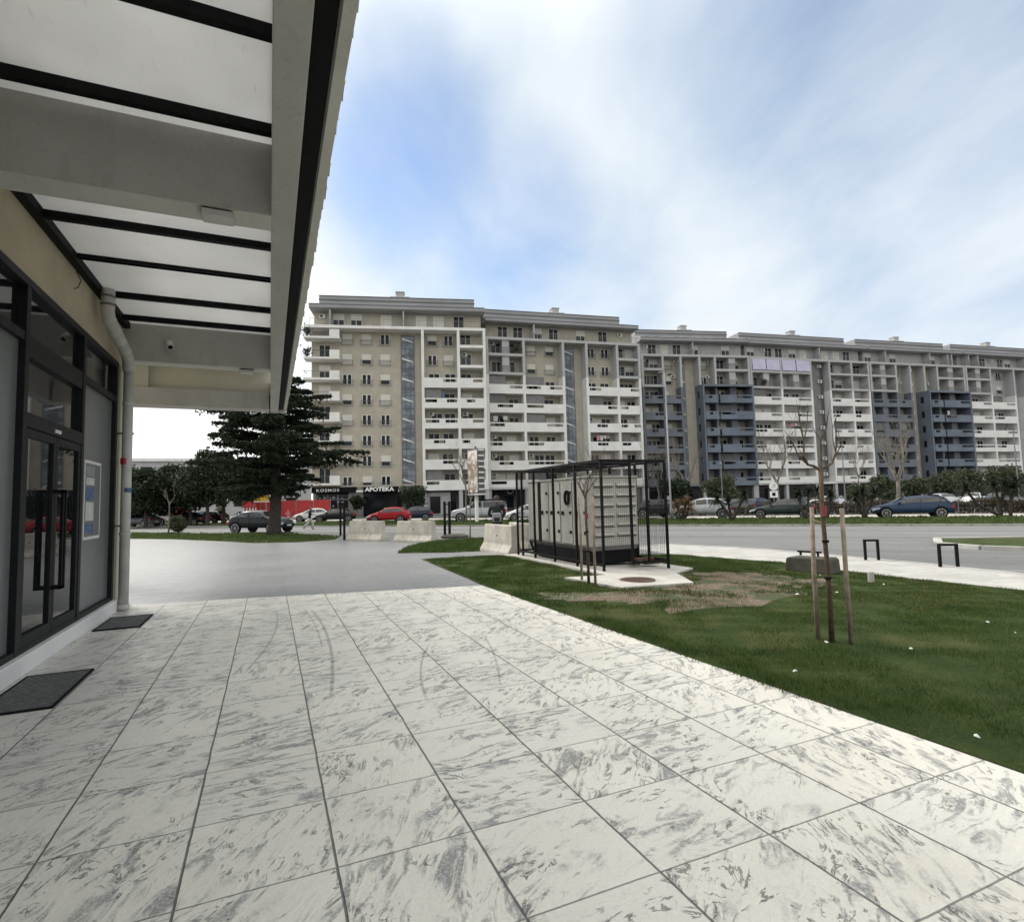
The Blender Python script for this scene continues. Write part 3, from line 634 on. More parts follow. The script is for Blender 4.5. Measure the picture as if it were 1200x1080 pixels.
for c in range(2):
    for r in range(6):
        x0 = .16+c*.66; z0 = .66+r*.245
        m = MB(); m.prof([(-.075, z0+.10), (-.075, z0+.13), (-.002, z0+.17), (-.002, z0+.09)], x0, x0+.56, 'x'); m.build('louvre', 'genbody', gen, bev=.006)
        m = MB(); m.box(x0+.0, x0+.56, -.03, -.004, z0+.06, z0+.085); m.build('louvre_shade', 'gengrey', gen)  # grey strip stands in for the soft shade under each hood
for i, (ya, yb) in enumerate(((.06, .62), (.78, 1.34), (1.42, 1.98), (2.1, 2.55), (2.75, 3.4))):
    m = MB(); m.box(-.022, -.001, ya, yb, GH0+.04, GH1-.1); d = m.build('access_door', 'genbody', gen, bev=.01)
    if i < 4:
        m = MB()
        for z in (.8, 1.3, 1.82): m.box(-.05, -.024, ya+.03, ya+.1, z, z+.07)
        m.build('hinge', 'blackm', d)
        m = MB(); m.box(-.06, -.024, yb-.14, yb-.06, 1.27, 1.37); m.build('door_latch', 'black', d)
m = MB(); m.box(-.03, -.002, 2.58, 2.72, GH0, GH1-.06); m.build('black_post', 'blackm', gen)
m = MB()
for a in range(24):
    t0, t1 = 2*math.pi*a/24, 2*math.pi*(a+1)/24; m.bar((-.05, .98+.1*math.cos(t0), 1.72+.17*math.sin(t0)), (-.05, .98+.1*math.cos(t1), 1.72+.17*math.sin(t1)), .05)
m.build('round_guard', 'blackm', gen)
m = MB(); m.box(.35, 1.2, .4, .9, GH1, GH1+.06); m.tube([(.75, 2.2, GH1), (.75, 2.2, GH1+.13)], .08, 12); m.box(.2, .5, 2.8, 3.1, GH1, GH1+.05); m.build('roof_fitting', 'gengrey', gen)
cage = thing('equipment_cage', 'black steel mesh cage with flat frame roof around the generator', 'cage', (6.9, 10.75, BZ))
CW, CL, CH = 1.8, 4.7, 2.54
m = MB(); m.bar((0, 0, CH), (CW, 0, CH), .05); m.bar((0, CL, CH), (CW, CL, CH), .05); m.bar((0, 0, CH), (0, CL, CH), .05); m.bar((CW, 0, CH), (CW, CL, CH), .05)
for y in (1.18, 2.35, 3.52): m.bar((0.03, y, CH), (CW-.03, y, CH), .035)
m.build('roof_frame', 'black', cage)
m = MB(); m.bar((0, 0, .18), (0, CL, .18), .05); m.bar((.03, CL, .18), (CW-.03, CL, .18), .05); m.bar((.79, 0.0, .18), (CW-.03, 0, .18), .05); m.bar((CW, 0, .18), (CW, CL, .18), .05); m.bar((0, CL-.5, 1.3), (0, CL-.03, 1.3), .03)
m.build('bottom_rail', 'black', cage)
PP = [(0, 0, -.02), (.79, 0, .15), (1.25, 0, .15), (CW, 0, -.02), (0, 1.18, 0), (0, 2.35, 0), (0, 3.52, 0), (0, CL-.35, 0), (0, CL, 0), (CW, 1.18, 0), (CW, 2.35, 0), (CW, 3.52, 0), (CW, CL, 0), (1.05, CL, 0)]
for x, y, z in PP:
    m = MB(); m.box(x-.026, x+.026, y-.026, y+.026, z, CH-.03); m.build('post', 'black', cage)
def wires(o, u, v, lu, lv, step=.055, t=.0032):
    m = MB(); o, u, v = Vector(o), Vector(u), Vector(v); nn = u.cross(v)
    def strip(a, b, side):
        w = side*t/2; h = nn*t/2
        m.add([a-w-h, a+w-h, a+w+h, a-w+h, b-w-h, b+w-h, b+w+h, b-w+h], [(0, 1, 5, 4), (1, 2, 6, 5), (2, 3, 7, 6), (3, 0, 4, 7)])
    for i in range(1, int(lu/step)): strip(o+u*i*step, o+u*i*step+v*lv, u)
    for i in range(1, int(lv/step)): strip(o+v*i*step+nn*t, o+v*i*step+u*lu+nn*t, v)
    return m
for name, o_, u_, v_, lu, lv, st in (('mesh_panel', (0, 0, .2), (1, 0, 0), (0, 0, 1), CW, CH-.22, .055), ('mesh_panel', (0, 0, .2), (0, 1, 0), (0, 0, 1), CL, CH-.22, .055),
        ('mesh_panel', (CW, 0, .2), (0, 1, 0), (0, 0, 1), CL, CH-.22, .055), ('mesh_panel', (0, CL, .2), (1, 0, 0), (0, 0, 1), CW, CH-.22, .055), ('roof_mesh', (0, 0, CH+.03), (1, 0, 0), (0, 1, 0), CW, CL, .045)):
    wires(o_, u_, v_, lu, lv, st, .0032 if name != 'roof_mesh' else .005).build(name, 'black', cage)
m = MB(); m.box(.5, .9, -.12, .12, 0, .1); m.box(.1, .34, -.08, .1, 0, .08); m.box(.22, .75, -.1, .1, .1, .16)
o = m.build('brick_pile', T['rust'], None, bev=.01); o.location = (7.9, 11.3, BZ+.05); tag(o, 'reddish broken bricks lying on the slab inside the cage', 'bricks')
t = thing('manhole_cover', 'round rusty manhole cover set in the pale slab before the cage', 'manhole cover', (6.68, 9.22, hz(6.68, 9.22)+.05))
m = MB(); m.tube([(0, 0, .0), (0, 0, .012)], .3, 32); m.build('cover', 'rust', t)
m = MB()
for a in range(32):
    t0, t1 = 2*math.pi*a/32, 2*math.pi*(a+1)/32; m.bar((.33*math.cos(t0), .33*math.sin(t0), .008), (.33*math.cos(t1), .33*math.sin(t1), .008), .04, .016)
m.build('rim', 'rust', t)
m = MB()
for i in range(-4, 5): m.box(-math.sqrt(.078-(i*.06)**2) if abs(i*.06) < .27 else -.05, math.sqrt(.078-(i*.06)**2) if abs(i*.06) < .27 else .05, i*.06-.008, i*.06+.008, .012, .017)
m.build('tread', 'rust', t)
# low mossy block with rail
bx, by = 11.6, 9.2; t = thing('concrete_block', 'low mossy concrete block with a black bar on top beside the pavement', 'concrete block', (bx, by, hz(bx, by)), math.atan2(-1.15, .25))
m = MB(); m.prof([(-.52, 0), (.52, 0), (.5, .31), (.45, .36), (-.46, .34), (-.5, .28)], -.25, .25); m.build('block', 'moss', t, bev=.03)
m = MB(); m.bar((-.35, .05, .46), (.2, .05, .46), .04); m.box(-.3, -.26, .03, .07, .37, .45); m.box(.1, .14, .03, .07, .37, .45); m.build('bar', 'black', t)
# bicycle hoops
for i, (pa, pb, lab) in enumerate((((1014.5, 656), (1027, 657), 'black square steel hoop on the pavement, farther one'), ((1102, 664), (1117, 664.5), 'black square steel hoop on the pavement, nearer the right edge'))):
    a = at(*pa); b = at(*pb); t = thing('steel_hoop', lab, 'bollard', (*a, -.25), math.atan2(b[1]-a[1], b[0]-a[0]), 'black hoops along the pavement'); L = math.hypot(b[0]-a[0], b[1]-a[1])
    L = .36 if i else .31; t.rotation_euler[2] = -YAW-.25
    m = MB(); m.box(-.03, .03, -.03, .03, 0, .5); m.build('upright', 'black', t); m = MB(); m.box(L-.03, L+.03, -.03, .03, 0, .5); m.build('upright', 'black', t)
    m = MB(); m.box(-.03, L+.03, -.031, .031, .5, .555); m.build('crossbar', 'black', t)
x, y = at(1021, 682); m = MB(); m.tube([(0, 0, 0), (0, 0, .2), (0, 0, .22)], [.06, .06, .04], 10); o = m.build('marker_post', 'pave'); o.location = (x, y, hz(x, y)); tag(o, 'short pale concrete stub at the lawn edge by the pavement', 'marker')
for i, (px, py, s, lab) in enumerate(((1158, 733, .07, 'crumpled white paper scrap on the open lawn at right'), (968, 757, .07, 'white paper scrap at the foot of the near staked tree'), (961, 676, .05, 'white scrap beside the mossy block'), (981, 697, .06, 'white scrap in the small bare patch'), (1036, 687, .05, 'white scrap in the grass near the concrete stub'),
        (935, 699, .1, 'flat pale litter on the bare patch'), (1190, 746, .03, 'tiny white scrap near the right edge of the lawn'), (1068, 765, .05, 'thin pale scrap in the mid lawn'), (932, 792, .05, 'small grey scrap near the paving edge'), (1146, 871, .045, 'white scrap in the near right grass'))):
    x, y = at(px, py); s *= .62; m = MB(); n = 7; ring = [(s*random.uniform(.5, 1.1)*math.cos(2*math.pi*j/n), s*.6*random.uniform(.5, 1.1)*math.sin(2*math.pi*j/n), .03+random.uniform(0, .02)) for j in range(n)]
    m.add([(0, 0, .055)]+ring, [(0, j+1, (j+1) % n+1) for j in range(n)]); o = m.build('paper_scrap', 'litter'); o.location = (x, y, hz(x, y)+.006); tag(o, lab, 'litter', 'scraps on the lawn')
# concrete road barriers
def barrier(pa, pb, label, h=.9, grow=0):
    a = at(*pa); b = at(*pb); L = math.hypot(b[0]-a[0], b[1]-a[1])+grow; t = thing('concrete_barrier', label, 'barrier', ((a[0]+b[0])/2, (a[1]+b[1])/2, hz(*a)), math.atan2(b[1]-a[1], b[0]-a[0]), 'concrete road barriers')
    P = [(-.30, 0), (.30, 0), (.29, .1), (.15, .32), (.12, h-.02), (.09, h), (-.09, h), (-.12, h-.02), (-.15, .32), (-.29, .1)]
    m = MB(); n = 10
    for i in range(n):
        x0 = -L/2+L*i/n
    k = len(P); vs = []
    for i in range(n+1):
        s = 1+random.uniform(-.01, .01); vs += [(-L/2+L*i/n+(.05*(1-2*z/h)*(-1 if i == 0 else 1) if i in (0, n) else 0), yy*s+random.uniform(-.004, .004), z+random.uniform(-.004, .004)*(z > 0)) for yy, z in P]
    fs = [(i*k+j, i*k+(j+1) % k, (i+1)*k+(j+1) % k, (i+1)*k+j) for i in range(n) for j in range(k)]+[tuple(range(k-1, -1, -1)), tuple(n*k+j for j in range(k))]
    m.add(vs, fs); o = m.build('barrier_body', 'barrier', t, bev=.015)
    m = MB(); m.tube([(0, -.155, h*.62), (0, -.12, h*.62)], .025, 8); m.build('lifting_hole', 'blackm', t)
    return t
barrier((411, 632.5), (450, 633.5), 'weathered concrete barrier, the left one beside the two black stakes', .98)
barrier((467, 634), (509, 635.5), 'weathered concrete barrier in the middle, at the tip of the grass corner', .98)
barrier((573, 645), (603, 649), 'pale concrete barrier by the cage, with a person sitting on it', .95, .2)
a = at(601, 640); b = at(640, 646)
barrier((600, 641), (626, 645), 'shaded concrete barrier behind the cage corner, end on', .95)
# ================================================================== APARTMENT BLOCKS
FZ, FH = 3.55, 3.04
DECK = FZ+8*FH
LIB = {}
def part(key, fn, parent, loc):
    """first use builds the mesh, later uses share it"""
    if key not in LIB:
        o = fn(); LIB[key] = o; o.parent = parent; o.location = loc; return o
    src = LIB[key]
    def rec(s, par):
        c = s.copy(); COL.objects.link(c); c.parent = par
        for ch in list(s.children): rec(ch, c)
        return c
    c = rec(src, parent); c.location = loc; return c
def win_open():
    m = MB(); m.box(-.68, .68, -.05, 0, .70, .78); m.box(-.68, .68, -.05, 0, 2.2, 2.28); m.box(-.68, -.58, -.05, 0, .78, 2.2); m.box(.58, .68, -.05, 0, .78, 2.2); m.box(-.09, .09, -.05, 0, .78, 2.2)
    o = m.build('window', 'wframe'); MB().box(-.58, .58, -.02, -.005, .78, 2.2).build('pane', 'glassd', o); rail(o); return o
def rail(o):
    m = MB(); m.box(-.86, .86, -.24, -.2, 1.32, 1.37); m.box(-.86, .86, -.24, -.2, .58, .62)
    for i in range(13): x = -.85+i*.1417; m.box(x-.012, x+.012, -.23, -.21, .62, 1.32)
    m.box(-.86, -.83, -.2, 0, 1.32, 1.37); m.box(.83, .86, -.2, 0, 1.32, 1.37); m.box(-.86, -.83, -.2, 0, .58, .62); m.box(.83, .86, -.2, 0, .58, .62)
    m.build('railing', 'rail', o)
def win_shut(fr):
    def f():
        m = MB(); m.box(-.68, .68, -.05, 0, .70, .78); m.box(-.68, -.62, -.05, 0, .78, 2.28); m.box(.62, .68, -.05, 0, .78, 2.28)
        o = m.build('window', 'wframe'); zc = 2.28-1.5*fr
        m = MB(); n = int(1.5*fr/.07)
        m.box(-.62, .62, -.03, -.01, zc, 2.28)
        for i in range(n): m.box(-.62, .62, -.038, -.031, zc+i*.07, zc+i*.07+.055)
        m.build('roller_shutter', 'shutter', o)
        if fr < .99: MB().box(-.62, .62, -.022, -.008, .78, zc).build('pane', 'glassd', o)
        rail(o); return o
    return f
def window(P, s, j, Y=1.4):
    v = random.random(); k = 'wo' if v < .48 else ('ws6' if v < .78 else 'ws9')
    part(k, win_open if k == 'wo' else win_shut(.6 if k == 'ws6' else .99), P, (s, Y, FZ+FH*j+.05))
def ac_unit():
    m = MB(); m.box(-.42, .42, -.35, -.03, 0, .6); m.box(-.3, .3, -.03, 0, .05, .12); o = m.build('air_conditioner', 'pipew', bev=.02)
    m = MB(); m.tube([(-.1, -.36, .3), (-.1, -.352, .3)], .23, 16); m.build('fan_grille', 'rail', o); return o
def bdoor(kind):
    def f():
        m = MB(); w = 1.5
        m.box(-w/2-.06, -w/2, -.05, 0, .3, 2.55); m.box(w/2, w/2+.06, -.05, 0, .3, 2.55); m.box(-w/2, w/2, -.05, 0, 2.48, 2.55); m.box(-.04, .04, -.05, 0, .3, 2.48)
        o = m.build('balcony_door', 'wframe')
        if kind == 0: MB().box(-w/2, w/2, -.03, -.01, .3, 2.48).build('pane', 'glassd', o)
        elif kind == 1: MB().box(-w/2, w/2, -.035, -.01, .3, 2.48).build('roller_shutter', 'shutter', o)
        else:
            MB().box(-w/2, w/2, -.03, -.01, .3, 1.6).build('pane', 'glassd', o); MB().box(-w/2, w/2, -.036, -.008, 1.6, 2.48).build('roller_shutter', 'shutter', o)
        return o
    return f
def block(label, O_, W, ang, back, frame_top, frame_low, bays, stairs, dark=(), cols=(), wins=(), vol=None, left_balc=False, wallY=2.0, cap=(.9, 1.2), chim=.5):
    P = thing('apartment_block', label, 'apartment block', (*O_, -.25), math.radians(ang), 'staggered apartment blocks across the boulevard')
    def B(f, name, mats, **k): return f.build(name, mats, P, **k)
    m = MB(); m.box(.02, W-.02, wallY, 14, FZ+.3, DECK); B(m, 'wall', back)
    m = MB(); m.box(.1, W-.1, 3.2, 13.9, 0, FZ+.29); B(m, 'ground_floor_wall', 'darkwall')
    m = MB(); m.box(0, W, 0, 14, FZ, FZ+.29) if not left_balc else m.box(0, W, .9, 14, FZ, FZ+.29); B(m, 'overhang', frame_low)
    # deck with penthouse, roof, cap
    m = MB(); m.box(-.7 if left_balc else 0, W, -.02, 14, DECK-.42, DECK); B(m, 'deck', frame_top)
    m = MB(); m.box(.4, W-.5, 1.9, 13, DECK, DECK+2.5); B(m, 'penthouse_wall', 'beige' if frame_low == 'white' and back == 'beige' else 'greyw')
    m = MB(); m.box(.05, W-.05, .12, .16, DECK+.98, DECK+1.03)
    for i in range(int(W/1.3)+1): m.box(.05+i*1.3, .09+i*1.3, .12, .16, DECK, DECK+.98)
    for z in (.25, .5, .75): m.box(.05, W-.05, .13, .15, DECK+z, DECK+z+.018)
    B(m, 'deck_railing', 'railg')
    x = 1.6
    while x < W-2:
        r = random.random()
        if r < .55: part(('bd', i_ := random.choice((0, 1, 2))), bdoor(i_), P, (x, 1.9, DECK-.25)); x += 2.2+random.random()
        elif r < .7:
            m = MB(); m.box(x-.1, x+.1, .3, 1.9, DECK, DECK+2.45); B(m, 'partition', 'greyw'); x += 1
        elif r < .82:
            part('ac', ac_unit, P, (x, 1.9, DECK+1.5)); x += 1.3
        else: x += 1.6
    m = MB(); m.prof([(.25, DECK+2.5), (.05, DECK+2.62), (.05, DECK+3.15), (2.3, DECK+4.0), (14, DECK+4.0), (14, DECK+2.5)], 0, W-.05, 'x'); B(m, 'roof', 'roofm')
    m = MB()
    for x in np.arange(1.2, W-1.2, 1.9):
        if random.random() < .72:
            a, b = x, x+random.choice((.7, 1.0, 1.4))
            m.add([(a, .62, DECK+3.40), (b, .62, DECK+3.40), (b, 1.05, DECK+3.565), (a, 1.05, DECK+3.565)], [(0, 1, 2, 3)])
    B(m, 'skylight', 'galv')
    m = MB(); m.box(cap[0], W-cap[1], 2.5, 12, DECK+4.0, DECK+5.25); B(m, 'roof_cap', 'roofm')
    m = MB(); m.box(cap[0]-.05, W-cap[1]+.05, 2.43, 2.499, DECK+4.55, DECK+4.72); m.box(cap[0]-.05, W-cap[1]+.05, 2.43, 2.5, DECK+5.2, DECK+5.3); m.box(.0, W-.05, .02, .049, DECK+3.05, DECK+3.18); B(m, 'roof_seam', 'roofd')
    cx = W*chim; m = MB(); m.box(cx-1.5, cx+1.5, 4, 6.5, DECK+5.25, DECK+6.0); m.box(cx-.6, cx+.6, 4.4, 5.6, DECK+6.0, DECK+6.8); m.box(cx-.7, cx+.7, 4.3, 5.7, DECK+6.8, DECK+6.95); B(m, 'chimney', 'greyw')
    # columns
    for c, z0, z1, mt in cols:
        m = MB(); m.box(c-.2, c+.2, .0, wallY+.0, z0, z1); B(m, 'column', mt)
    for c in sorted(set(c[0] for c in cols)):
        m = MB(); m.box(c-.28, c+.28, .12, .7, 0, FZ); B(m, 'ground_column', 'greyw')
    gx = .6
    while gx < W-3:
        w = random.uniform(2.2, 4.2); m = MB(); m.box(gx, min(gx+w, W-.4), 3.12, 3.19, .35, 2.9); B(m, 'shop_window', 'glassd')
        gx += w+random.uniform(.3, .8)
    for s in wins:
        for j in range(8): window(P, s, j, wallY)
    for (s0, s1) in stairs:
        m = MB(); zt = DECK-.9; m.box(s0, s1, wallY-.12, wallY-.002, FZ+.2, zt); st = B(m, 'stairwell_glazing', 'stair')
        m = MB(); n = int((zt-FZ)/1.01)
        for i in range(n+1): m.box(s0, s1, wallY-.17, wallY-.121, FZ+.2+i*1.01, FZ+.27+i*1.01)
        for q in np.linspace(s0, s1, 4): m.box(q-.03, q+.03, wallY-.16, wallY-.122, FZ+.2, zt)
        m.build('mullions', 'rail', st)
        m = MB()
        for j in range(8):
            z = FZ+FH*j+.8; m.bar((s0+.1, wallY-.14, z+.95), (s1-.1, wallY-.14, z+.35), .05, .2)
        m.build('stair_flight', 'white', st)
    for (s0, s1) in dark:
        m = MB(); m.box(s0, s1, wallY-.5, wallY-.003, FZ+1.2, DECK-.42); B(m, 'recess_strip', 'rail' if s1-s0 > 2 else 'darkwall')
        m = MB(); m.box(s0+.3*(s1-s0), s0+.75*(s1-s0), wallY-.7, wallY-.501, FZ+1.2, DECK-.5); B(m, 'grey_shaft', 'gengrey')
        for j in range(8): part('ac', ac_unit, P, (s0+.7*(s1-s0), wallY-.7, FZ+FH*j+1.6))
    for (s0, s1, top, low, mt, yo) in bays:
        L = s1-s0
        for j in range(8):
            z = FZ+FH*j; kind = top[7-j] if j >= 6 else low
            mat = mt if j < 6 else frame_top
            y0 = yo if j < 6 else 0
            if kind == 'W':
                n = 2 if L > 4.6 else 1
                for q in range(n): window(P, s0+L*(q+.5)/n, j, wallY)
                if n == 1 and random.random() < .8: part('ac', ac_unit, P, (s0+L*.8, wallY, z+2.0))
                continue
            if kind in 'PQ':
                m = MB(); m.box(s0, s1, y0, y0+.16, z, z+.84); m.box(s0, s1, y0, y0+.16, z+1.3, z+1.48); m.box(s0, s1, y0+.16, wallY, z, z+.22)
                nb = 1 if L < 4.5 else 2
                if L < 3.2: sl = [(s0+.3+random.random()*.5, s0+L*.55)]
                else:
                    r = random.random(); w = L*random.uniform(.32, .46)
                    sl = [(s0+.15, s0+.15+w)] if r < .35 else ([(s1-.15-w, s1-.15)] if r < .7 else ([(s0+.12, s0+.12+w*.9), (s1-.12-w*.8, s1-.12)] if r < .85 else [(s0+L*.25, s0+L*.25+w)]))
                    if r > .94: sl = [(s0+.15, s1-.15)]
                c = s0
                for a, b in sl: m.box(c, a, y0, y0+.16, z+.84, z+1.3); c = b
                m.box(c, s1, y0, y0+.16, z+.84, z+1.3); B(m, 'balcony', mat)
            if kind in 'RA':
                m = MB(); m.box(s0, s1, 0, wallY, z, z+.42); b = B(m, 'balcony', mat)
                m = MB(); m.box(s0, s1, .08, .12, z+1.42, z+1.47)
                for i in range(int(L/.16)): m.box(s0+i*.16, s0+i*.16+.025, .09, .11, z+.42, z+1.42)
                m.build('railing', 'rail' if random.random() < .6 else 'railg', b)
                if kind == 'A':
                    m = MB(); h = (s1-s0)/2
                    for q in range(2): m.add([(s0+q*h+.08, .02, z+2.95), (s0+(q+1)*h-.08, .02, z+2.95), (s0+(q+1)*h-.08, -.12, z+.5), (s0+q*h+.08, -.12, z+.5), (s0+q*h+.08, .05, z+2.95), (s0+(q+1)*h-.08, .05, z+2.95), (s0+(q+1)*h-.08, -.09, z+.5), (s0+q*h+.08, -.09, z+.5)], [(0, 1, 2, 3), (4, 5, 6, 7), (0, 1, 5, 4), (2, 3, 7, 6)])
                    m.build('awning', 'awn', b)
            if kind in 'PQR':
                i_ = random.choice((0, 0, 0, 0, 1, 2)); part(('bd', i_), bdoor(i_), P, (s0+L*random.uniform(.25, .4), wallY, z-.02))
                if L > 3.6: i_ = random.choice((0, 0, 1, 2)); part(('bd', i_), bdoor(i_), P, (s0+L*random.uniform(.68, .8), wallY, z-.02))
                if L > 5.4 and kind in 'RQ' or mt == 'blue' and L > 5:
                    m = MB(); m.box(s0+L*.42, s0+L*.62, .25, wallY, z+.23, z+FH); B(m, 'partition', 'greyw' if j >= 6 else 'bluegrey')
                if random.random() < .35: part('ac', ac_unit, P, (s0+L*.12+.4, wallY, z+2.1))
                if random.random() < .22 and kind != 'R':
                    m = MB(); m.box(s0+.1, s0+L*.5, .3, .34, z+1.5, z+2.9); B(m, 'balcony_screen', random.choice(('darkwall', 'rail', 'gengrey')))
    if vol:
        s0, s1, yo, mt = vol; zt = FZ+6*FH
        m = MB(); m.box(s0, s0+.3, yo, wallY, FZ, zt+.38); m.box(s1-.3, s1, yo, wallY, FZ, zt+.38); m.box(s0+.3, s1-.3, yo, wallY, zt, zt+.38); m.box(s0+.3, s1-.3, yo, yo+.0+.3, FZ-.02, FZ+.0); B(m, 'blue_volume', mt)
        m = MB()
        for j in range(6): m.box(s0-.03, s0-.002, wallY-1.6, wallY-1.0, FZ+FH*j+1, FZ+FH*j+2.3)
        B(m, 'side_window', 'glassd')
    return P
m_, k_, p_ = newmat('stairwell_glass')
tc_ = k_.n('ShaderNodeTexCoord').outputs['Object']
k_.l(k_.mix(k_.ramp(k_.noise(tc_, .9, 3), .4, .6), (.07, .09, .11), (.15, .19, .22)), p_.inputs['Base Color']); p_.inputs['Roughness'].default_value = .12
T['stair'] = m_
def cc(lst, low, top):
    r = []
    for c in lst: r += [(c, FZ+6*FH, DECK-.42, top), (c, FZ, FZ+6*FH, low)]
    return r
b1 = block('beige nearest apartment block with KOSMOS and APOTEKA shop fronts at street level', (5.0, 83.4), 25.6, -15.0, 'beige', 'white', 'white',
      [(16.4, 21.3, 'WW', 'P', 'white', 0), (21.7, 25.2, 'RR', 'P', 'white', 0)], [(13.0, 14.9)], cols=cc((16.2, 21.5, 25.4), 'white', 'white'), wins=(5.1, 7.9, 10.6), left_balc=True, cap=(1.0, 1.4))
for j in range(8):
    z = FZ+FH*j; m = MB(); m.box(-.7, 4.3, -.1, 2.0, z+1.05, z+1.35); m.box(2.9, 4.3, -.1, .0, z+1.35, z+2.4); b = m.build('balcony', 'white', b1)
    m = MB(); z += .73; m.box(-.7, 2.9, -.06, -.02, z+1.6, z+1.66)
    for i in range(26): m.box(-.7+i*.14, -.675+i*.14, -.05, -.03, z+.62, z+1.6)
    m.box(-.68, -.64, -.05, 2.0, z+1.6, z+1.66); m.build('railing', 'rail', b)
    if j < 7: part(('bd', j % 3), bdoor(j % 3), b1, (1.9, 2.0, z+.35))
# shop fronts of block 1
m = MB(); m.box(.3, 6.4, .75, 3.19, 3.55, 4.35); s1 = m.build('shop_sign', 'blackm', b1)
t_ = text('KOSMOS', .6, .02, 'letter', s1, bold=.012); t_.location = (2.5, .72, 3.72); t_.rotation_euler = (math.pi/2, 0, 0); t_.scale = (1.15, 1, 1)
m = MB(); m.box(.45, .9, 1.0, 1.5, 0, 3.54); m.build('shop_pier', 'mosaic', b1); m = MB(); m.box(5.4, 7.4, 1.1, 3.1, 0, 3.54); m.build('shop_pier', 'mosaic', b1)
m = MB(); m.box(1.0, 5.3, 1.4, 1.46, .5, 3.3); m.build('shop_window', 'glassd', b1)
m = MB(); [m.box(x, y_, 1.36, 1.399, z, z+.05) for x, y_, z in ((1.0, 5.3, 2.55), (1.0, 5.3, 1.2))]; [m.box(x, x+.05, 1.36, 1.399, .5, 3.3) for x in (1.0, 2.4, 3.8, 5.25)]; m.build('shop_window_frame', 'greyw', b1)
m = MB(); [m.box(1.2+i*.62, 1.2+i*.62+random.uniform(.2, .45), 1.352, 1.359, zz, zz+random.uniform(.12, .3)) for i in range(6) for zz in (1.5, 2.1, 2.72) if random.random() < .6]; m.build('window_display', 'cloth_g', b1)
m = MB(); m.box(7.45, 12.4, .75, 3.19, 3.5, 4.3); s2 = m.build('shop_sign', 'blackm', b1)
t_ = text('APOTEKA', .82, .02, 'letter', s2, bold=.03); t_.location = (9.75, .72, 3.66); t_.rotation_euler = (math.pi/2, 0, 0); t_.scale = (1.12, 1, 1)
m = MB(); m.box(7.5, 12.3, 1.4, 1.46, .3, 3.4); m.build('shop_window', 'glassd', b1)
m = MB(); m.box(16.4, 20, 1.2, 1.4, .0, 3.3); m.build('pale_entrance_wall', 'greyw', b1)
m = MB(); m.box(17, 18.5, 1.1, 1.19, .2, 2.7); m.build('entrance_door', 'glassd', b1)
m = MB(); m.box(.02, 16, .9, 1.39, 3.55+.8, 3.55+1.0); m.build('string_course', 'beige', b1)
b2 = block('second apartment block from the left, beige walls behind white balconies, stair window in the middle', (31.2, 80.5), 26.7, -9.5, 'beige', 'greyw', 'white',
      [(.3, 6.0, 'RR', 'P', 'white', 0), (6.4, 12.7, 'WW', 'P', 'white', 0), (17.2, 22.3, 'WW', 'P', 'white', 0), (22.7, 26.4, 'RR', 'P', 'white', 0)], [(13.5, 15.4)], cols=cc((.2, 6.2, 12.9, 17.0, 22.5, 26.5), 'white', 'greyw'), cap=(0, 2.4))
m = MB(); m.box(.5, 6.0, .85, 1.5, 2.5, 4.9); s3 = m.build('shop_sign', 'blackm', b2)
m = MB()
for a in range(18):
    t0, t1 = 2*math.pi*a/18, 2*math.pi*(a+1)/18; m.bar((3.6+.5*math.cos(t0), .84, 3.4+.5*math.sin(t0)), (3.6+.5*math.cos(t1), .84, 3.4+.5*math.sin(t1)), .05)
m.build('round_emblem', 'greyw', s3)
b3 = block('slate blue apartment block split by a beige strip, left of the lilac awnings', (61.8, 81.4), 21.4, -14.5, 'beige', 'greyw', 'bluegrey',
      [(.3, 4.0, 'RR', 'Q', 'bluegrey', 0), (4.2, 7.5, 'WW', 'Q', 'bluegrey', 0), (11.6, 14.2, 'WW', 'Q', 'blue', -.9), (14.6, 21.0, 'RR', 'Q', 'blue', -.9)], [(8.0, 9.2)], cols=cc((.2, 4.1, 7.6), 'bluegrey', 'greyw')+[(11.3, FZ+6*FH+.4, DECK-.42, 'greyw'), (14.4, FZ+6*FH+.4, DECK-.42, 'greyw'), (21.2, FZ+6*FH+.4, DECK-.42, 'greyw'), (14.4, FZ, FZ+6*FH, 'bluegrey')], vol=(11.2, 21.3, -.95, 'blue'), cap=(0, 2.9))
b4 = block('white balconied apartment block with four lilac awnings near the roof and a dark recess', (82.9, 76.3), 27.6, -9.5, 'greyw', 'greyw', 'white',
      [(.4, 6.6, 'AR', 'P', 'white', 0), (7.0, 13.4, 'AR', 'P', 'white', 0), (18.2, 23.1, 'RR', 'P', 'white', 0), (23.5, 27.2, 'RR', 'P', 'white', 0)], [], dark=[(13.9, 17.7)], cols=cc((.2, 6.8, 13.6, 18.0, 23.3, 27.4), 'white', 'greyw'), cap=(-.3, 3.2))
b5 = block('apartment block with slate blue volumes behind the pale bare tree, second from the right edge', (110.3, 71.7), 24.6, -9.8, 'beige', 'greyw', 'bluegrey',
      [(.4, 6.3, 'RR', 'Q', 'bluegrey', 0), (6.7, 9.9, 'WW', 'Q', 'bluegrey', 0), (14.0, 17.0, 'WW', 'Q', 'blue', -.9), (17.4, 24.2, 'RR', 'Q', 'blue', -.9)], [], dark=[(10.5, 11.5)], cols=cc((.2, 6.5, 10.1), 'bluegrey', 'greyw')+[(13.8, FZ+6*FH+.4, DECK-.42, 'greyw'), (17.2, FZ+6*FH+.4, DECK-.42, 'greyw'), (24.4, FZ+6*FH+.4, DECK-.42, 'greyw'), (17.2, FZ, FZ+6*FH, 'bluegrey')], vol=(13.5, 24.5, -.95, 'blue'), cap=(-.6, 2.2))
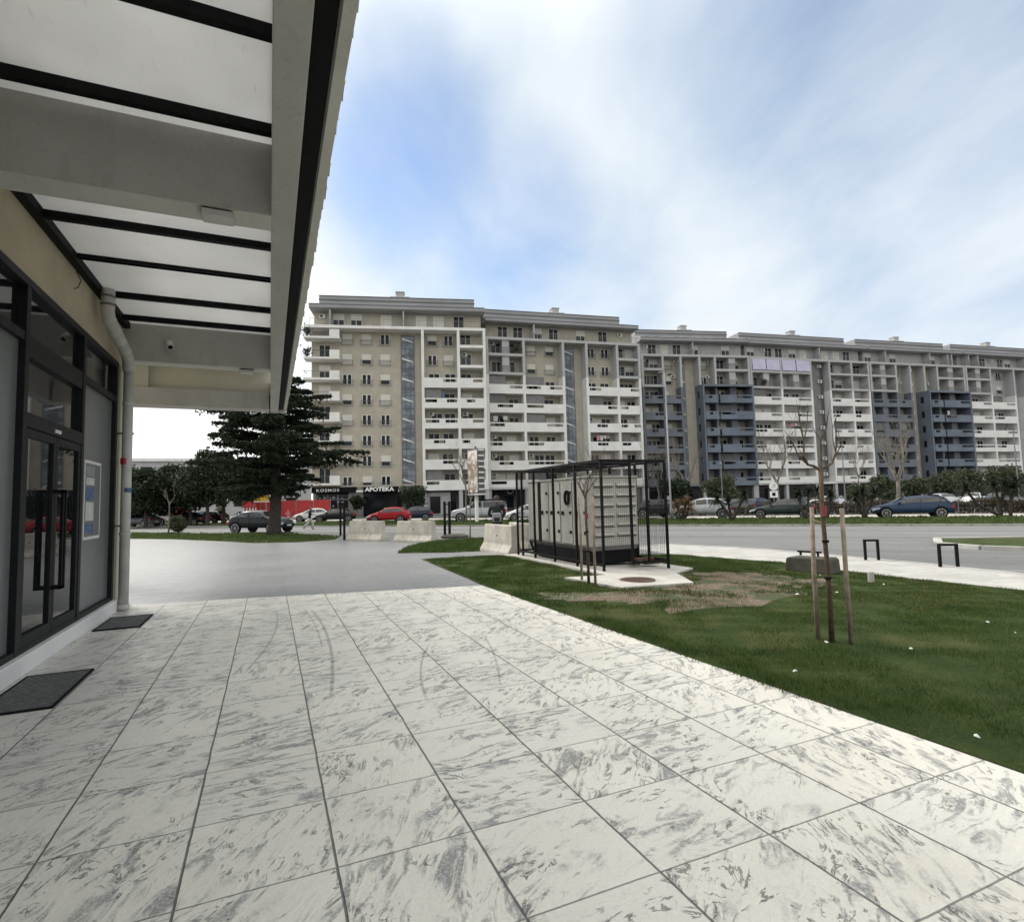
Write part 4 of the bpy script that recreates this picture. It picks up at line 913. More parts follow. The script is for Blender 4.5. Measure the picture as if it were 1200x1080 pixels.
b6 = block('white balconied apartment block cut by the right edge of the view', (134.6, 67.4), 27, -9.1, 'greyw', 'greyw', 'white',
      [(.4, 6.7, 'RR', 'P', 'white', 0), (7.1, 13.5, 'WW', 'P', 'white', 0), (17.7, 22.3, 'WW', 'P', 'white', 0), (22.7, 26.6, 'RR', 'P', 'white', 0)], [(14.3, 16.4)], cols=cc((.2, 6.9, 13.7, 17.5, 22.5, 26.8), 'white', 'greyw'), cap=(-.4, 1.0))
def on_block(B_, s, Y, z):
    a = B_.rotation_euler[2]; l = B_.location; return (l.x+s*math.cos(a)-Y*math.sin(a), l.y+s*math.sin(a)+Y*math.cos(a), l.z+z), a
def laundry(B_, s, j, label, cols_, w=2.4):
    p, a = on_block(B_, s, .45, FZ+FH*j+1.55); t = thing('laundry_line', label, 'laundry', p, a, 'laundry hung on balconies')
    MB().box(0, w, -.01, .01, 1.0, 1.02).build('line', 'rail', t)
    for i, c in enumerate(cols_):
        x = .08+i*w/len(cols_); h = random.uniform(.45, .9); MB().box(x, x+w/len(cols_)-.12, -.02, .02, 1.0-h, .995).build('cloth', c, t)
laundry(b1, 17.0, 4, 'pale and grey washing on the white balcony right of the stair window', ('cloth_l', 'cloth_g', 'cloth_l', 'posterb'))
laundry(b2, 1.0, 3, 'dark and white washing on the second block, far left balcony', ('cloth_l', 'cloth_d', 'cloth_l'))
laundry(b2, 18.4, 2, 'pink and white washing low on the second block, right of its stair window', ('cloth_p', 'cloth_l', 'cloth_l', 'cloth_g'))
laundry(b4, 8.5, 3, 'reddish washing on the white block under the lilac awnings', ('cloth_p', 'cloth_l', 'stake'))
laundry(b5, 19.5, 4, 'bright white sheet on the blue volume behind the pale tree', ('letter', 'letter'), 2.2)
laundry(b6, 8, 3, 'grey washing on the white block at the right edge', ('cloth_g', 'cloth_l', 'cloth_d'))
for i, (B_, s, j, off, lab) in enumerate(((b1, -.3, 7, 1.4, 'dark bushy plant on the corner of the top left balcony'), (b1, -.3, 6, 1.4, 'dark bushy plant on the corner of the second balcony from the top'), (b2, 5.0, 7, .45, 'potted plant on the second block, top left railing balcony'), (b4, 3, 6, .45, 'potted plant below the left lilac awning'))):
    p, a = on_block(B_, s, .3, FZ+FH*j+off); t = thing('potted_plant', lab, 'plant', p, a, 'plants on balconies'); m = MB(); m.tube([(0, 0, 0), (0, 0, .35)], [.14, .2], 10); m.build('pot', 'rust', t)
    q = RNG.normal(0, 1, (160, 3))*np.array([[.32, .25, .28]])+np.array([[0, 0, .8]]); a_ = RNG.normal(size=(160, 3))*.1; b_ = RNG.normal(size=(160, 3))*.07
    npmesh('leaves', np.stack([q-a_, q+b_, q+a_, q-b_], 1).reshape(-1, 3), np.arange(640).reshape(-1, 4), 'ever', t)
# far low building behind the left trees
t = thing('distant_building', 'long pale flat building showing over the dark trees at far left', 'building', (-62, 158, -.25), math.radians(-4))
m = MB(); m.box(0, 72, 0, 14, 0, 13.2); m.build('wall', 'greyw', t); m = MB(); m.box(-.5, 72.5, -.5, 14.5, 13.2, 13.9); m.build('roof', 'white', t)
for j in range(3):
    m = MB(); [m.box(2+i*4, 4.4+i*4, -.06, -.01, 2+4*j, 3.9+4*j) for i in range(17)]; m.build('window_band', 'glassd', t)
# ================================================================== CARS
WH = {}
def car(kind, paint, label, loc, head, name='parked_car', cat='car', group='cars parked beyond the road', rear=False):
    """local +x is the front"""
    K = dict(sedan=(4.6, 1.43, 1.8), hatch=(4.1, 1.5, 1.78), wagon=(4.7, 1.47, 1.82), suv=(4.7, 1.68, 1.9), pickup=(5.1, 1.95, 1.95))[kind]
    L, H, Wd = K; w = Wd/2
    # stations: x from the front, belt z, top z, half width, top half width
    b = .62*H+.0
    ST = dict(
        sedan=[(0, .5, .5, .62, .5), (.1, .62, .66, .8, .6), (.5, .72, .78, .87, .7), (1.25, .86, .93, .9, .72), (2.0, .92, 1.36, .9, .58), (2.7, .94, 1.43, .9, .6), (3.3, .95, 1.39, .9, .58), (4.0, .98, 1.05, .88, .66), (4.5, .93, .98, .82, .66), (4.6, .6, .6, .72, .5)],
        hatch=[(0, .5, .5, .62, .5), (.1, .66, .7, .8, .6), (.45, .8, .85, .87, .7), (1.0, .92, .98, .89, .72), (1.75, .96, 1.44, .89, .6), (2.5, .99, 1.5, .89, .62), (3.3, 1.02, 1.45, .88, .6), (3.85, 1.05, 1.12, .84, .64), (4.05, .9, .92, .8, .6), (4.1, .5, .5, .7, .5)],
        wagon=[(0, .5, .5, .62, .5), (.1, .64, .67, .8, .6), (.5, .75, .8, .88, .7), (1.2, .88, .95, .91, .72), (2.0, .93, 1.4, .91, .6), (2.8, .96, 1.47, .91, .62), (3.9, .99, 1.42, .9, .6), (4.45, 1.02, 1.1, .86, .66), (4.65, .85, .87, .8, .6), (4.7, .5, .5, .7, .5)],
        suv=[(0, .55, .55, .66, .5), (.1, .78, .82, .84, .6), (.5, .95, 1.0, .92, .7), (1.2, 1.05, 1.12, .95, .74), (1.9, 1.1, 1.6, .95, .64), (2.8, 1.13, 1.68, .95, .66), (3.8, 1.17, 1.6, .94, .62), (4.4, 1.2, 1.26, .9, .68), (4.64, .95, .97, .84, .6), (4.7, .55, .55, .72, .5)],
        pickup=[(0, .6, .6, .8, .7), (.08, 1.0, 1.04, .93, .8), (.5, 1.12, 1.16, .96, .86), (1.4, 1.18, 1.22, .97, .86), (1.95, 1.2, 1.84, .97, .8), (2.8, 1.2, 1.93, .97, .82), (4.2, 1.2, 1.95, .97, .82), (5.0, 1.2, 1.9, .96, .8), (5.06, 1.15, 1.2, .95, .8), (5.1, .6, .6, .9, .8)])[kind]
    zb = .26 if kind not in ('suv', 'pickup') else .36
    P = thing(name, label, cat, loc, head, group)
    mb = MB(); vs = []; R = []
    for x, bz, tz, hw, tw in ST:
        hs = [(.0, zb), (hw*.9, zb), (hw, zb+.14), (hw*1.01, (zb+bz)/2+.06), (hw*.97, bz), (tw if tz > bz+.12 else hw*.86, tz-.05 if tz > bz+.12 else tz-.01), (tw*.75, tz), (0, tz+.015)]
        if bz <= .62 and tz == bz: hs = [(0, zb), (hw*.9, zb), (hw*.96, zb+.08), (hw, (zb+bz)/2), (hw*.95, bz-.02), (hw*.86, bz), (tw*.75, bz), (0, bz)]
        ring = [(L/2-x, y, z) for y, z in hs]+[(L/2-x, -y, z) for y, z in hs[-2:0:-1]]; R.append(len(vs)); vs += ring
    n = 14; fs = []
    for i in range(len(ST)-1):
        for j in range(n): fs.append((R[i]+j, R[i]+(j+1) % n, R[i+1]+(j+1) % n, R[i+1]+j))
    fs += [tuple(range(n)), tuple(R[-1]+j for j in range(n-1, -1, -1))]
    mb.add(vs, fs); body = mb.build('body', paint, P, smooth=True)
    me = body.data
    body.modifiers.new('sub', 'SUBSURF').levels = 1; body.modifiers['sub'].render_levels = 1
    # glass: side windows and screens set just proud of the cabin
    gi = [i for i, s in enumerate(ST) if s[2] > s[1]+.3]; a, z_ = gi[0], gi[-1]
    def P3(i, t, side, f=0.):
        x, bz, tz, hw, tw = ST[i]; y = hw*.97+(tw-hw*.97)*t; return Vector((L/2-x, side*(y+.012), bz+(tz-.05-bz)*t+.0))
    for side in (1, -1):
        gm = MB()
        pts = [i for i in range(a-1, z_+2)]
        for i in pts[:-1]:
            A0, A1, B0, B1 = P3(i, .1, side), P3(i, .86, side), P3(i+1, .1, side), P3(i+1, .86, side)
            if i == a-1: A0 = A0.lerp(B0, .45); A1 = A0.lerp(B1, .02); 
            if i == z_: B0 = B0.lerp(A0, .35); B1 = B0.lerp(A1, .02)
            q0, q1 = (.0 if i == a-1 else .04), .96
            gm.add([A0.lerp(B0, q0), A0.lerp(B0, q1), A1.lerp(B1, q1), A1.lerp(B1, q0)], [(0, 1, 2, 3)])
        gm.build('side_window', 'cglass', P)
    for nm, i, k2 in (('windscreen', a-1, a), ('rear_window', z_+1, z_)):
        x0, b0, t0, h0, w0 = ST[i]; x1, b1_, t1, h1, w1 = ST[k2]
        A = Vector((L/2-x0, 0, t0+.03)); Bv = Vector((L/2-x1, 0, t1+.03)); lo = A.lerp(Bv, .12); hi = A.lerp(Bv, .9); nrm = Vector((-(Bv.z-A.z), 0, Bv.x-A.x)).normalized()*(.02 if nm == 'windscreen' else -.02)
        if nrm.z < 0: nrm = -nrm
        lo += nrm; hi += nrm
        gm = MB(); gm.add([(lo.x, -w0*.98, lo.z-.03), (lo.x, w0*.98, lo.z-.03), (hi.x, w1*.88, hi.z-.02), (hi.x, -w1*.88, hi.z-.02)], [(0, 1, 2, 3)]); gm.build(nm, 'cglass', P)
    r = .32 if kind in ('sedan', 'hatch', 'wagon') else .38
    wx = (L/2-.82, -L/2+.82)
    for x in wx:
        for side in (1, -1):
            yy = side*(ST[3][3]-.09)
            m = MB(); m.tube([(x, side*(ST[3][3]-.1), r+.04), (x, side*(ST[3][3]+.012), r+.04)], r+.07, 20); m.build('wheel_arch', 'blackm', P)
            m = MB(); m.tube([(x, yy-side*.1, r), (x, yy+side*.09, r), (x, yy+side*.115, r)], [r, r, r-.04], 20); ty = m.build('wheel', 'rubber', P)
            m = MB(); m.tube([(x, yy+side*.1, r), (x, yy+side*.12, r)], r*.2, 10)
            for s_ in range(7):
                t_ = 2*math.pi*s_/7; m.bar((x, yy+side*.118, r), (x+(r-.07)*math.cos(t_), yy+side*.118, r+(r-.07)*math.sin(t_)), .055, .02)
            for s_ in range(16):
                t0, t1 = 2*math.pi*s_/16, 2*math.pi*(s_+1)/16; m.bar((x+(r-.07)*math.cos(t0), yy+side*.118, r+(r-.07)*math.sin(t0)), (x+(r-.07)*math.cos(t1), yy+side*.118, r+(r-.07)*math.sin(t1)), .03, .03)
            m.build('rim', 'rim', ty)
    fz = ST[1][1]-.06; rz_ = ST[-2][1]-.12
    for side in (1, -1):
        m = MB(); m.prof([(L/2-.04, fz-.12), (L/2-.5, fz+.05), (L/2-.48, fz+.1), (L/2-.08, fz+.03)], side*(ST[1][3]-.34), side*(ST[2][3]-.0)); m.build('headlight', 'lamp', P, bev=.02)
        m = MB(); m.prof([(-L/2+.03, rz_-.16), (-L/2+.02, rz_+.04), (-L/2+.34, rz_+.07), (-L/2+.3, rz_-.08)], side*(ST[-2][3]-.3), side*(ST[-2][3]+.035)); m.build('tail_light', 'redlamp', P, bev=.02)
        m = MB(); mx = L/2-ST[a][0]+.42; m.box(mx-.1, mx+.08, side*(w+.02), side*(w+.18), ST[a][1]+.0, ST[a][1]+.13); m.build('door_mirror', paint, P, bev=.03)
    m = MB(); m.box(L/2-.03, L/2+.012, -.5, .5, zb+.06, zb+.26); m.build('grille', 'blackm', P, bev=.01)
    m = MB(); m.box(-L/2-.015, -L/2+.01, -.26, .26, zb+.2, zb+.32); m.build('number_plate', 'plate', P)
    m = MB(); m.box(L/2+.013, L/2+.02, -.26, .26, zb+.12, zb+.23); m.build('number_plate', 'plate', P)
    # door seams
    m = MB(); xs = [L/2-ST[a][0]+.35, L/2-ST[a][0]-.75, L/2-ST[a][0]-1.75]
    for x in xs[1:]:
        for side in (1, -1): m.box(x-.006, x+.006, side*(w*.96), side*(w*1.008), zb+.15, ST[a][1]-.05)
    m.build('door_seam', 'blackm', P)
    if kind == 'pickup':
        m = MB(); m.box(-L/2+.05, L/2-1.9, -.8, .8, 1.93, 2.0); m.build('roof_rack', 'blackm', P)
    return P
def spot(px, depth):
    d = ray(px, 590); d = Vector((d.x, d.y)); d = d/ (d.x*_F0.x+d.y*_F0.y); return d.x*depth, d.y*depth
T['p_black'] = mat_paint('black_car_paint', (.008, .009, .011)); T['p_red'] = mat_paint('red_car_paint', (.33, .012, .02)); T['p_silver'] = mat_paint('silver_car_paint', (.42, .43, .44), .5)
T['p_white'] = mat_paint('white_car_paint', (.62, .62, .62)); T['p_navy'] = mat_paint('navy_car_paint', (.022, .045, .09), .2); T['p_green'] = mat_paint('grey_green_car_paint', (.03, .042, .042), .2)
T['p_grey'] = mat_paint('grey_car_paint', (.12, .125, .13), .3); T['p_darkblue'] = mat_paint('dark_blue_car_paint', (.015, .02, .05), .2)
HK = math.atan2(-1.186, 1)
def car_at(kind, paint, label, px, depth, head, z=-.25, **k):
    x, y = spot(px, depth); return car(kind, paint, label, (x, y, z), head, **k)
car_at('suv', 'p_black', 'black five door crossover driving on the road behind the cedar trunk', 307, 41.5, math.radians(-38), z=-.335, name='moving_car', group=None)
car_at('wagon', 'p_navy', 'dark blue estate car parked on the verge beside the pale bare tree', 1066, 38.3, HK+math.pi+.03, z=-.22)
car_at('sedan', 'p_green', 'dark grey green saloon parked behind the palms', 916, 42.3, HK+math.pi, z=-.22)
car_at('suv', 'p_silver', 'silver crossover half hidden by dry plants, its rear to the right', 822, 44.5, HK+math.pi+.1, z=-.24)
car_at('pickup', 'p_silver', 'silver off-road car with black roof behind the advert pole', 561, 51, math.radians(180-16))
car_at('hatch', 'p_white', 'white hatchback partly hidden behind the cage', 618, 49.5, math.radians(180-20))
car_at('hatch', 'p_red', 'bright red hatchback in front of the pharmacy', 456, 53.5, math.radians(180-24))
car_at('hatch', 'p_darkblue', 'dark blue car just behind the red hatchback', 484, 58, math.radians(180-12))
car_at('sedan', 'p_black', 'black saloon parked in front of the KOSMOS shop', 392, 60, math.radians(180-10))
car_at('hatch', 'p_white', 'white car behind the black saloon, left end showing', 366, 64, math.radians(180-14))
car_at('hatch', 'p_black', 'black car under the left trees with a pale windscreen reflection', 224, 62, math.radians(180-35))
car_at('hatch', 'p_black', 'dark car under the trees, just right of the other black one', 246, 66, math.radians(180-30))
car_at('sedan', 'p_grey', 'dark car at the far left beside the downpipe', 163, 60, math.radians(180-35))
car_at('sedan', 'p_white', 'white car at far left beside the red playground panels', 186, 66, math.radians(-40))
for i, (kind, pt, px, dep, hd, lab) in enumerate((('sedan', 'p_grey', 1048, 62, 200, 'grey car in the rear lot, above the roof of the blue estate'), ('suv', 'p_black', 1085, 66, 250, 'black car in the rear lot, right of the pale tree trunk'),
        ('hatch', 'p_silver', 1107, 60, 240, 'silver car in the rear lot, bonnet toward the hedge'), ('sedan', 'p_black', 1122, 62, 235, 'black car in the rear lot beside the silver one'), ('hatch', 'p_white', 1141, 60, 200, 'white car in the rear lot behind the leaning palm trunks'),
        ('hatch', 'p_white', 962, 62, 185, 'white car in the rear lot behind the young staked tree'), ('sedan', 'p_silver', 988, 70, 190, 'silver saloon far back between the palms'), ('sedan', 'p_grey', 858, 60, 170, 'grey car in the rear lot behind the V shaped palm'), ('hatch', 'p_silver', 842, 66, 165, 'silver car in the rear lot left of the V shaped palm'),
        ('suv', 'p_black', 765, 50, 170, 'black car seen through the right end of the cage'), ('suv', 'p_silver', 700, 56, 170, 'silver car behind the generator'), ('sedan', 'p_grey', 1168, 62, 190, 'grey car in the rear lot at the right edge'), ('hatch', 'p_darkblue', 884, 62, 190, 'dark blue car in the rear lot beyond the grey green saloon'),
        ('sedan', 'p_grey', 940, 66, 190, 'grey saloon in the rear lot left of the road sign palm'))):
    car_at(kind, pt, lab, px, dep, math.radians(hd), z=-.27, group='cars in the rear car park')
# ================================================================== TREES AND PLANTS
def leafcards(pts, size, flat=0., elong=1.6, droop=0.):
    """one small quad per point, numpy; returns V,F"""
    n = len(pts); a = RNG.normal(size=(n, 3)); a[:, 2] *= (1-flat); a /= np.linalg.norm(a, axis=1)[:, None]+1e-9
    b = RNG.normal(size=(n, 3)); b[:, 2] *= (1-flat); b -= a*(a*b).sum(1)[:, None]; b /= np.linalg.norm(b, axis=1)[:, None]+1e-9
    s = size*RNG.uniform(.6, 1.4, n)[:, None]; a = a*s*elong/2; b = b*s/2
    V = np.stack([pts-a, pts-b*.7+a*.1, pts+a, pts+b*.7+a*.1], 1).reshape(-1, 3); return V, np.arange(4*n).reshape(-1, 4)
def grow(mb, p, d, L, r, lv, spread=.6, up=.25, n=3, tips=None, wob=.18):
    pts = [p]; dd = d.normalized(); k = 4
    for i in range(k):
        dd = (dd+Vector((random.uniform(-wob, wob), random.uniform(-wob, wob), random.uniform(-wob, wob)+up*.12))).normalized(); pts.append(pts[-1]+dd*L/k)
    mb.tube(pts, [r*(1-.45*i/k) for i in range(k+1)], 6 if r > .02 else 4)
    if tips is not None: tips.append(pts[-1]); tips.append(pts[2])
    if lv <= 0: return
    for i in range(n):
        t = random.uniform(.4, 1); q = pts[max(1, int(round(t*k)))]
        a = random.uniform(0, 2*math.pi); side = Vector((math.cos(a), math.sin(a), random.uniform(.0, .5)))
        grow(mb, q, (dd*(1-spread)+side*spread+Vector((0, 0, up))).normalized(), L*random.uniform(.5, .78), r*.5, lv-1, spread, up, n, tips, wob)
def bare_tree(label, loc, H, r, mat, trunk=.4, lv=4, n=3, spread=.5, up=.45, group=None, name='bare_tree', seed=0):
    random.seed(seed); t = thing(name, label, 'tree', loc, 0, group)
    m = MB(); h = H*trunk; pts = [Vector((random.uniform(-.02, .02)*i, random.uniform(-.02, .02)*i, h*i/4)) for i in range(5)]
    m.tube(pts, [r*1.15, r, r*.93, r*.86, r*.8], 10); m.build('trunk', mat, t, smooth=True)
    m = MB(); top = pts[-1]
    for i in range(n+1):
        a = 2*math.pi*i/(n+1)+random.uniform(-.4, .4); grow(m, top-Vector((0, 0, random.uniform(0, h*.12))), Vector((math.cos(a)*spread, math.sin(a)*spread, .85)), (H-h)*.5, r*.6, lv, spread, up, n)
    m.build('branches', mat, t); return t
# cedar
def cedar(loc):
    random.seed(11); t = thing('cedar_tree', 'large dark cedar with layered branches and a thick trunk on the grass island', 'tree', loc)
    H = 10.9; ax = lambda z: Vector((.12*math.sin(z*.5), .1*math.sin(z*.4+1), z))
    m = MB(); zs = [0, .3, 1, 2, 3.5, 5, 7, 9, H]; rr = [.56, .43, .36, .34, .31, .27, .2, .13, .03]
    m.tube([ax(z) for z in zs], rr, 14); m.build('trunk', 'barkd', t, smooth=True)
    prof = [(1.9, 2.6), (2.8, 3.4), (3.4, 4.4), (4.4, 5.2), (5.4, 5.0), (6.4, 4.4), (7.4, 4.0), (8.4, 3.8), (9.3, 3.1), (10.2, 2.2), (10.9, .9)]
    Rz = lambda z: np.interp(z, [p[0] for p in prof], [p[1] for p in prof])
    br = MB(); P = []; D = []
    z = 2.6
    while z < 10.9:
        k = random.randint(2, 3)
        a0 = random.uniform(0, 6.28)
        for i in range(k):
            a = a0+2*math.pi*i/k+random.uniform(-.35, .35); L = Rz(z)*random.uniform(.5, 1.15); L = min(L, 1.5+(z-2.6)*1.25) if (math.cos(a) > .1 and z < 4.7) else L
            d = Vector((math.cos(a), math.sin(a), 0)); s = Vector((-d.y, d.x, 0)); pts = []
            rise = random.uniform(-.05, .3); dr = random.uniform(.02, .1)
            for q in range(7):
                f = q/6; pts.append(ax(z+random.uniform(-.02, .02))+d*L*f+Vector((0, 0, L*(rise*f-dr*f*f*1.6)))+s*math.sin(f*3+a)*.12)
            br.tube(pts, [max(.012, .075*L/4*(1-f/6.3)) for f in range(7)], 5)
            # flat sprays along the branch
            n = int(290*L)
            f = np.sqrt(RNG.uniform(.015, 1, n)); base = np.array([[*pts[0].lerp(pts[6], 0)]]); seg = np.clip((f*6).astype(int), 0, 5); fr = f*6-seg
            PP = np.array([[*p] for p in pts]); c = PP[seg]*(1-fr)[:, None]+PP[seg+1]*fr[:, None]
            wv = (.12+.75*np.sin(np.clip(f, 0, 1)*math.pi*.82+.25))*L*.2
            tw = np.round(f*13+RNG.normal(0, .1, n))/13      # gather needles into side twigs
            off = RNG.uniform(-1, 1, n)*wv
            c = c+np.array([[*s]])*off[:, None]+np.array([[*d]])*(np.abs(off)*.45+(tw-f)*L*.55)[:, None]
            c[:, 2] += RNG.normal(.0, .035, n)-np.abs(off)*.12
            P.append(c)
            hang = int(20*L)
            j = RNG.integers(0, n, hang); P.append(c[j]-np.stack([np.zeros(hang), np.zeros(hang), RNG.uniform(.05, .38, hang)], 1))
        z += random.uniform(.1, .2)
    br.build('branches', 'barkd', t)
    P = np.concatenate(P); V, Fc = leafcards(P, .115, .35, 2.1)
    npmesh('needles', V, Fc, 'cedar', t); return t
x, y = at(321, 626.5); cedar((x, y, -.24))
def bushy(label, loc, H, R, th, leaf, bark, cat='tree', name='evergreen_tree', group=None, seed=0, dens=1., lsize=.16, low=.35, lobes=9):
    random.seed(seed); t = thing(name, label, cat, loc, 0, group)
    m = MB(); tips = []
    m.tube([(0, 0, 0), (.05, .03, th*.5), (0, .05, th), (0, 0, th*1.25)], [R*.09, R*.07, R*.06, R*.045], 8)
    for i in range(6):
        a = 2*math.pi*i/6+random.uniform(-.3, .3); grow(m, Vector((0, 0, th)), Vector((math.cos(a), math.sin(a), .9)), (H-th)*.45, R*.035, 2, .5, .4, 3, tips)
    m.build('trunk', bark, t)
    C = []
    for i in range(lobes):
        a = random.uniform(0, 6.28); q = random.uniform(.1, .72); zz = random.uniform(low, .92); rr = R*random.uniform(.28, .5)*(1.15-.5*max(0, zz-.5))
        c = np.array([R*q*math.cos(a)*(1.25-zz*.6), R*q*math.sin(a)*(1.25-zz*.6), H*zz-rr*.2])
        n = int(520*dens*(rr/1.0)**2/(lsize/.16)**2)
        v = RNG.normal(size=(n, 3)); v /= np.linalg.norm(v, axis=1)[:, None]; v *= (rr*RNG.uniform(.45, 1.08, n)**.6)[:, None]
        v *= (1+.22*np.sin(v[:, 0:1]*9/rr+i)*np.sin(v[:, 2:3]*8/rr)); v[:, 2] *= .8
        C.append(c+v)
    for tp in tips:
        n = int(14*dens); C.append(np.array([[*tp]])+RNG.normal(0, R*.11, (n, 3)))
    C = np.concatenate(C); C = C[C[:, 2] > th*.55]
    V, Fc = leafcards(C, lsize, .1, 1.5); npmesh('foliage', V, Fc, leaf, t); return t
for i, (px, dep, H, R, lab) in enumerate(((146, 60, 6.6, 3.0, 'dark evergreen half hidden behind the downpipe'), (171, 58, 6.2, 2.3, 'dark evergreen just right of the downpipe'), (187, 66, 6.4, 2.4, 'dark evergreen between the downpipe and the thin sapling'),
        (204, 62, 6.9, 2.5, 'dark evergreen behind the thin sapling on the grass island'), (223, 60, 6.3, 2.2, 'low dark evergreen above the black parked cars'), (243, 58, 8.0, 2.6, 'tall dark evergreen left of the cedar'),
        (262, 62, 8.4, 2.8, 'tall dark evergreen whose crown merges with the left side of the cedar'), (285, 70, 8.0, 2.9, 'dark evergreen behind the cedar, left of the yellow board'))):
    x, y = spot(px, dep); bushy(lab, (x, y, -.25), H, R, 1.9, 'ever', 'barkd', group='dark evergreens at the far left', seed=20+i, dens=1.7, lsize=.22, low=.34, lobes=15)
# olive like trees by the far building
for i, (px, dep, H, R, lab) in enumerate(((484, 72, 4.6, 2.1, 'dark rounded tree between the pharmacy sign and the white balconies'), (846, 70, 4.4, 2.4, 'round grey green tree under the blue volume, above the silver car'), (1036, 62, 3.6, 1.9, 'round olive tree left of the pale bare trunk'),
        (1073, 64, 3.4, 1.6, 'small round olive tree just right of the pale bare trunk'), (1112, 66, 3.9, 2.3, 'wide olive tree behind the rear lot cars'), (1135, 62, 4.1, 1.9, 'yellowish olive tree left of the leaning palms'),
        (1180, 64, 4.6, 2.4, 'large olive tree behind the leaning palms at the right edge'), (1006, 60, 2.9, 1.3, 'small olive bush between two palms'), (795, 58, 4.4, 1.3, 'narrow dark tree at the right end of the cage'), (418, 76, 3.2, .8, 'narrow bush in front of the KOSMOS pier'))):
    x, y = spot(px, dep); bushy(lab, (x, y, -.27), H, R, 1.1, 'olive' if i not in (0, 8, 9) else 'ever', 'bark', name='round_tree', group='round trees near the blocks', seed=50+i, dens=1.3, lsize=.2, low=.42, lobes=10)
# multi stemmed palms on the verge
def palm(label, px, off_px, dep, stems, seed, scale=1., leaf='palm'):
    random.seed(seed); x, y = spot(px, dep); t = thing('palm_plant', label, 'palm', (x, y, -.23), 0, 'multi stemmed palms on the verge'); t.scale = (scale,)*3
    rt = _R0
    for (dx, h, bend) in stems:
        base = Vector((0, 0, 0)); top = _R0*dx+Vector((random.uniform(-.2, .2), random.uniform(-.2, .2), h)); midp = _R0*dx*bend+Vector((0, 0, h*.45))
        pts = [base, base.lerp(midp, .5)+Vector((.03, .02, 0)), midp, midp.lerp(top, .5), top]
        m = MB(); m.tube(pts, [.11, .09, .085, .08, .085], 8); m.build('stem', 'barkd', t, smooth=True)
        V = []; Fc = []; o = 0
        for i in range(120):
            el = random.uniform(-.7, 1.35); a = random.uniform(0, 6.28); L = random.uniform(.6, 1.0); d = Vector((math.cos(a)*math.cos(el), math.sin(a)*math.cos(el), math.sin(el))); s = d.cross(Vector((0, 0, 1))).normalized()
            w = .042; prev = top; g_ = 0
            ring = []
            for q in range(5):
                f = q/4; c = top+d*L*f+Vector((0, 0, -.28*L*f*f)); ww = w*(1-f)+.004; ring.append((c-s*ww, c+s*ww))
            for q in range(4):
                V += [ring[q][0], ring[q][1], ring[q+1][1], ring[q+1][0]]; Fc.append((o, o+1, o+2, o+3)); o += 4
        npmesh('crown', np.array([[*v] for v in V]), np.array(Fc), leaf, t)
    return t
palm('V shaped palm with two trunks left of the grey green saloon', 857, 0, 39, [(-.75, 1.55, .5), (.85, 1.75, .5), (-.2, 1.3, .5)], 1)
palm('palm in front of the rear wheel of the grey green saloon', 943, 0, 39, [(-.4, 1.7, .6), (.45, 1.9, .4)], 2)
palm('dark palm right behind the young staked tree', 968, 0, 40, [(-.5, 1.9, .5), (.5, 1.7, .5)], 3)
palm('palm at the front of the blue estate, between tree stake and bonnet', 1012, 0, 38.5, [(-.6, 1.5, .5), (.0, 1.8, .4), (.7, 1.7, .6)], 4)
palm('wide palm at the right with one trunk leaning far left', 1172, 0, 36, [(-2.1, 1.9, .72), (-.25, 2.0, .2), (.3, 2.1, .3)], 5, 1.0)
palm('upright palm at the right edge beside the leaning one', 1183, 0, 35.5, [(.6, 2.1, .2), (.2, 1.8, .3)], 6)
palm('dry brown palm hiding the front of the silver crossover', 797, 0, 42, [(-.3, 1.1, .5), (.4, 1.3, .5), (.9, 1.0, .5)], 7, 1., 'dry')
# hedge and fence beyond the service road
def hedge(label, xa, xb, off, h, th, mat='hedge', dens=900):
    a = Vector(kl(off, xa)); b = Vector(kl(off, xb)); L = (b-a).length; t = thing('hedge', label, 'hedge', (*a, -.27), math.atan2(b.y-a.y, b.x-a.x))
    n = int(L*h*dens); p = np.stack([RNG.uniform(0, L, n), RNG.uniform(-th/2, th/2, n), RNG.uniform(0.02, 1, n)**.8*h*(1+.12*np.sin(RNG.uniform(0, L, n)*.0))], 1)
    p[:, 2] *= 1+.14*np.sin(p[:, 0]*1.7)+.08*np.sin(p[:, 0]*5.1)
    V, Fc = leafcards(p, .11, 0, 1.5); npmesh('foliage', V, Fc, mat, t)
    m = MB(); [m.tube([(q, 0, 0), (q+.05, .02, h*.8)], [.02, .01], 4) for q in np.arange(.3, L, .6)]; m.build('stems', 'bark', t)
hedge('low brown leafless hedge behind the blue estate and the leaning palms', 27, 46, 17.2, 1.05, .8)
hedge('low brown hedge behind the grey green saloon and V shaped palm', 12, 26.5, 17.2, .85, .8)
t = thing('wire_fence', 'dark low wire fence along the brown hedge', 'fence', (*kl(16.2, 10), -.27), HK); m = MB(); L = 42
for i in range(int(L/2.5)+1): m = MB(); m.box(i*2.5-.03, i*2.5+.03, -.03, .03, 0, 1.1); m.build('post', 'rail', t)
m = MB(); [m.box(0, L, -.01, .01, z, z+.02) for z in (.15, .45, .75, 1.05)]; [m.box(i*.25, i*.25+.012, -.006, .006, .15, 1.05) for i in range(int(L/.25))]; m.build('wires', 'rail', t)
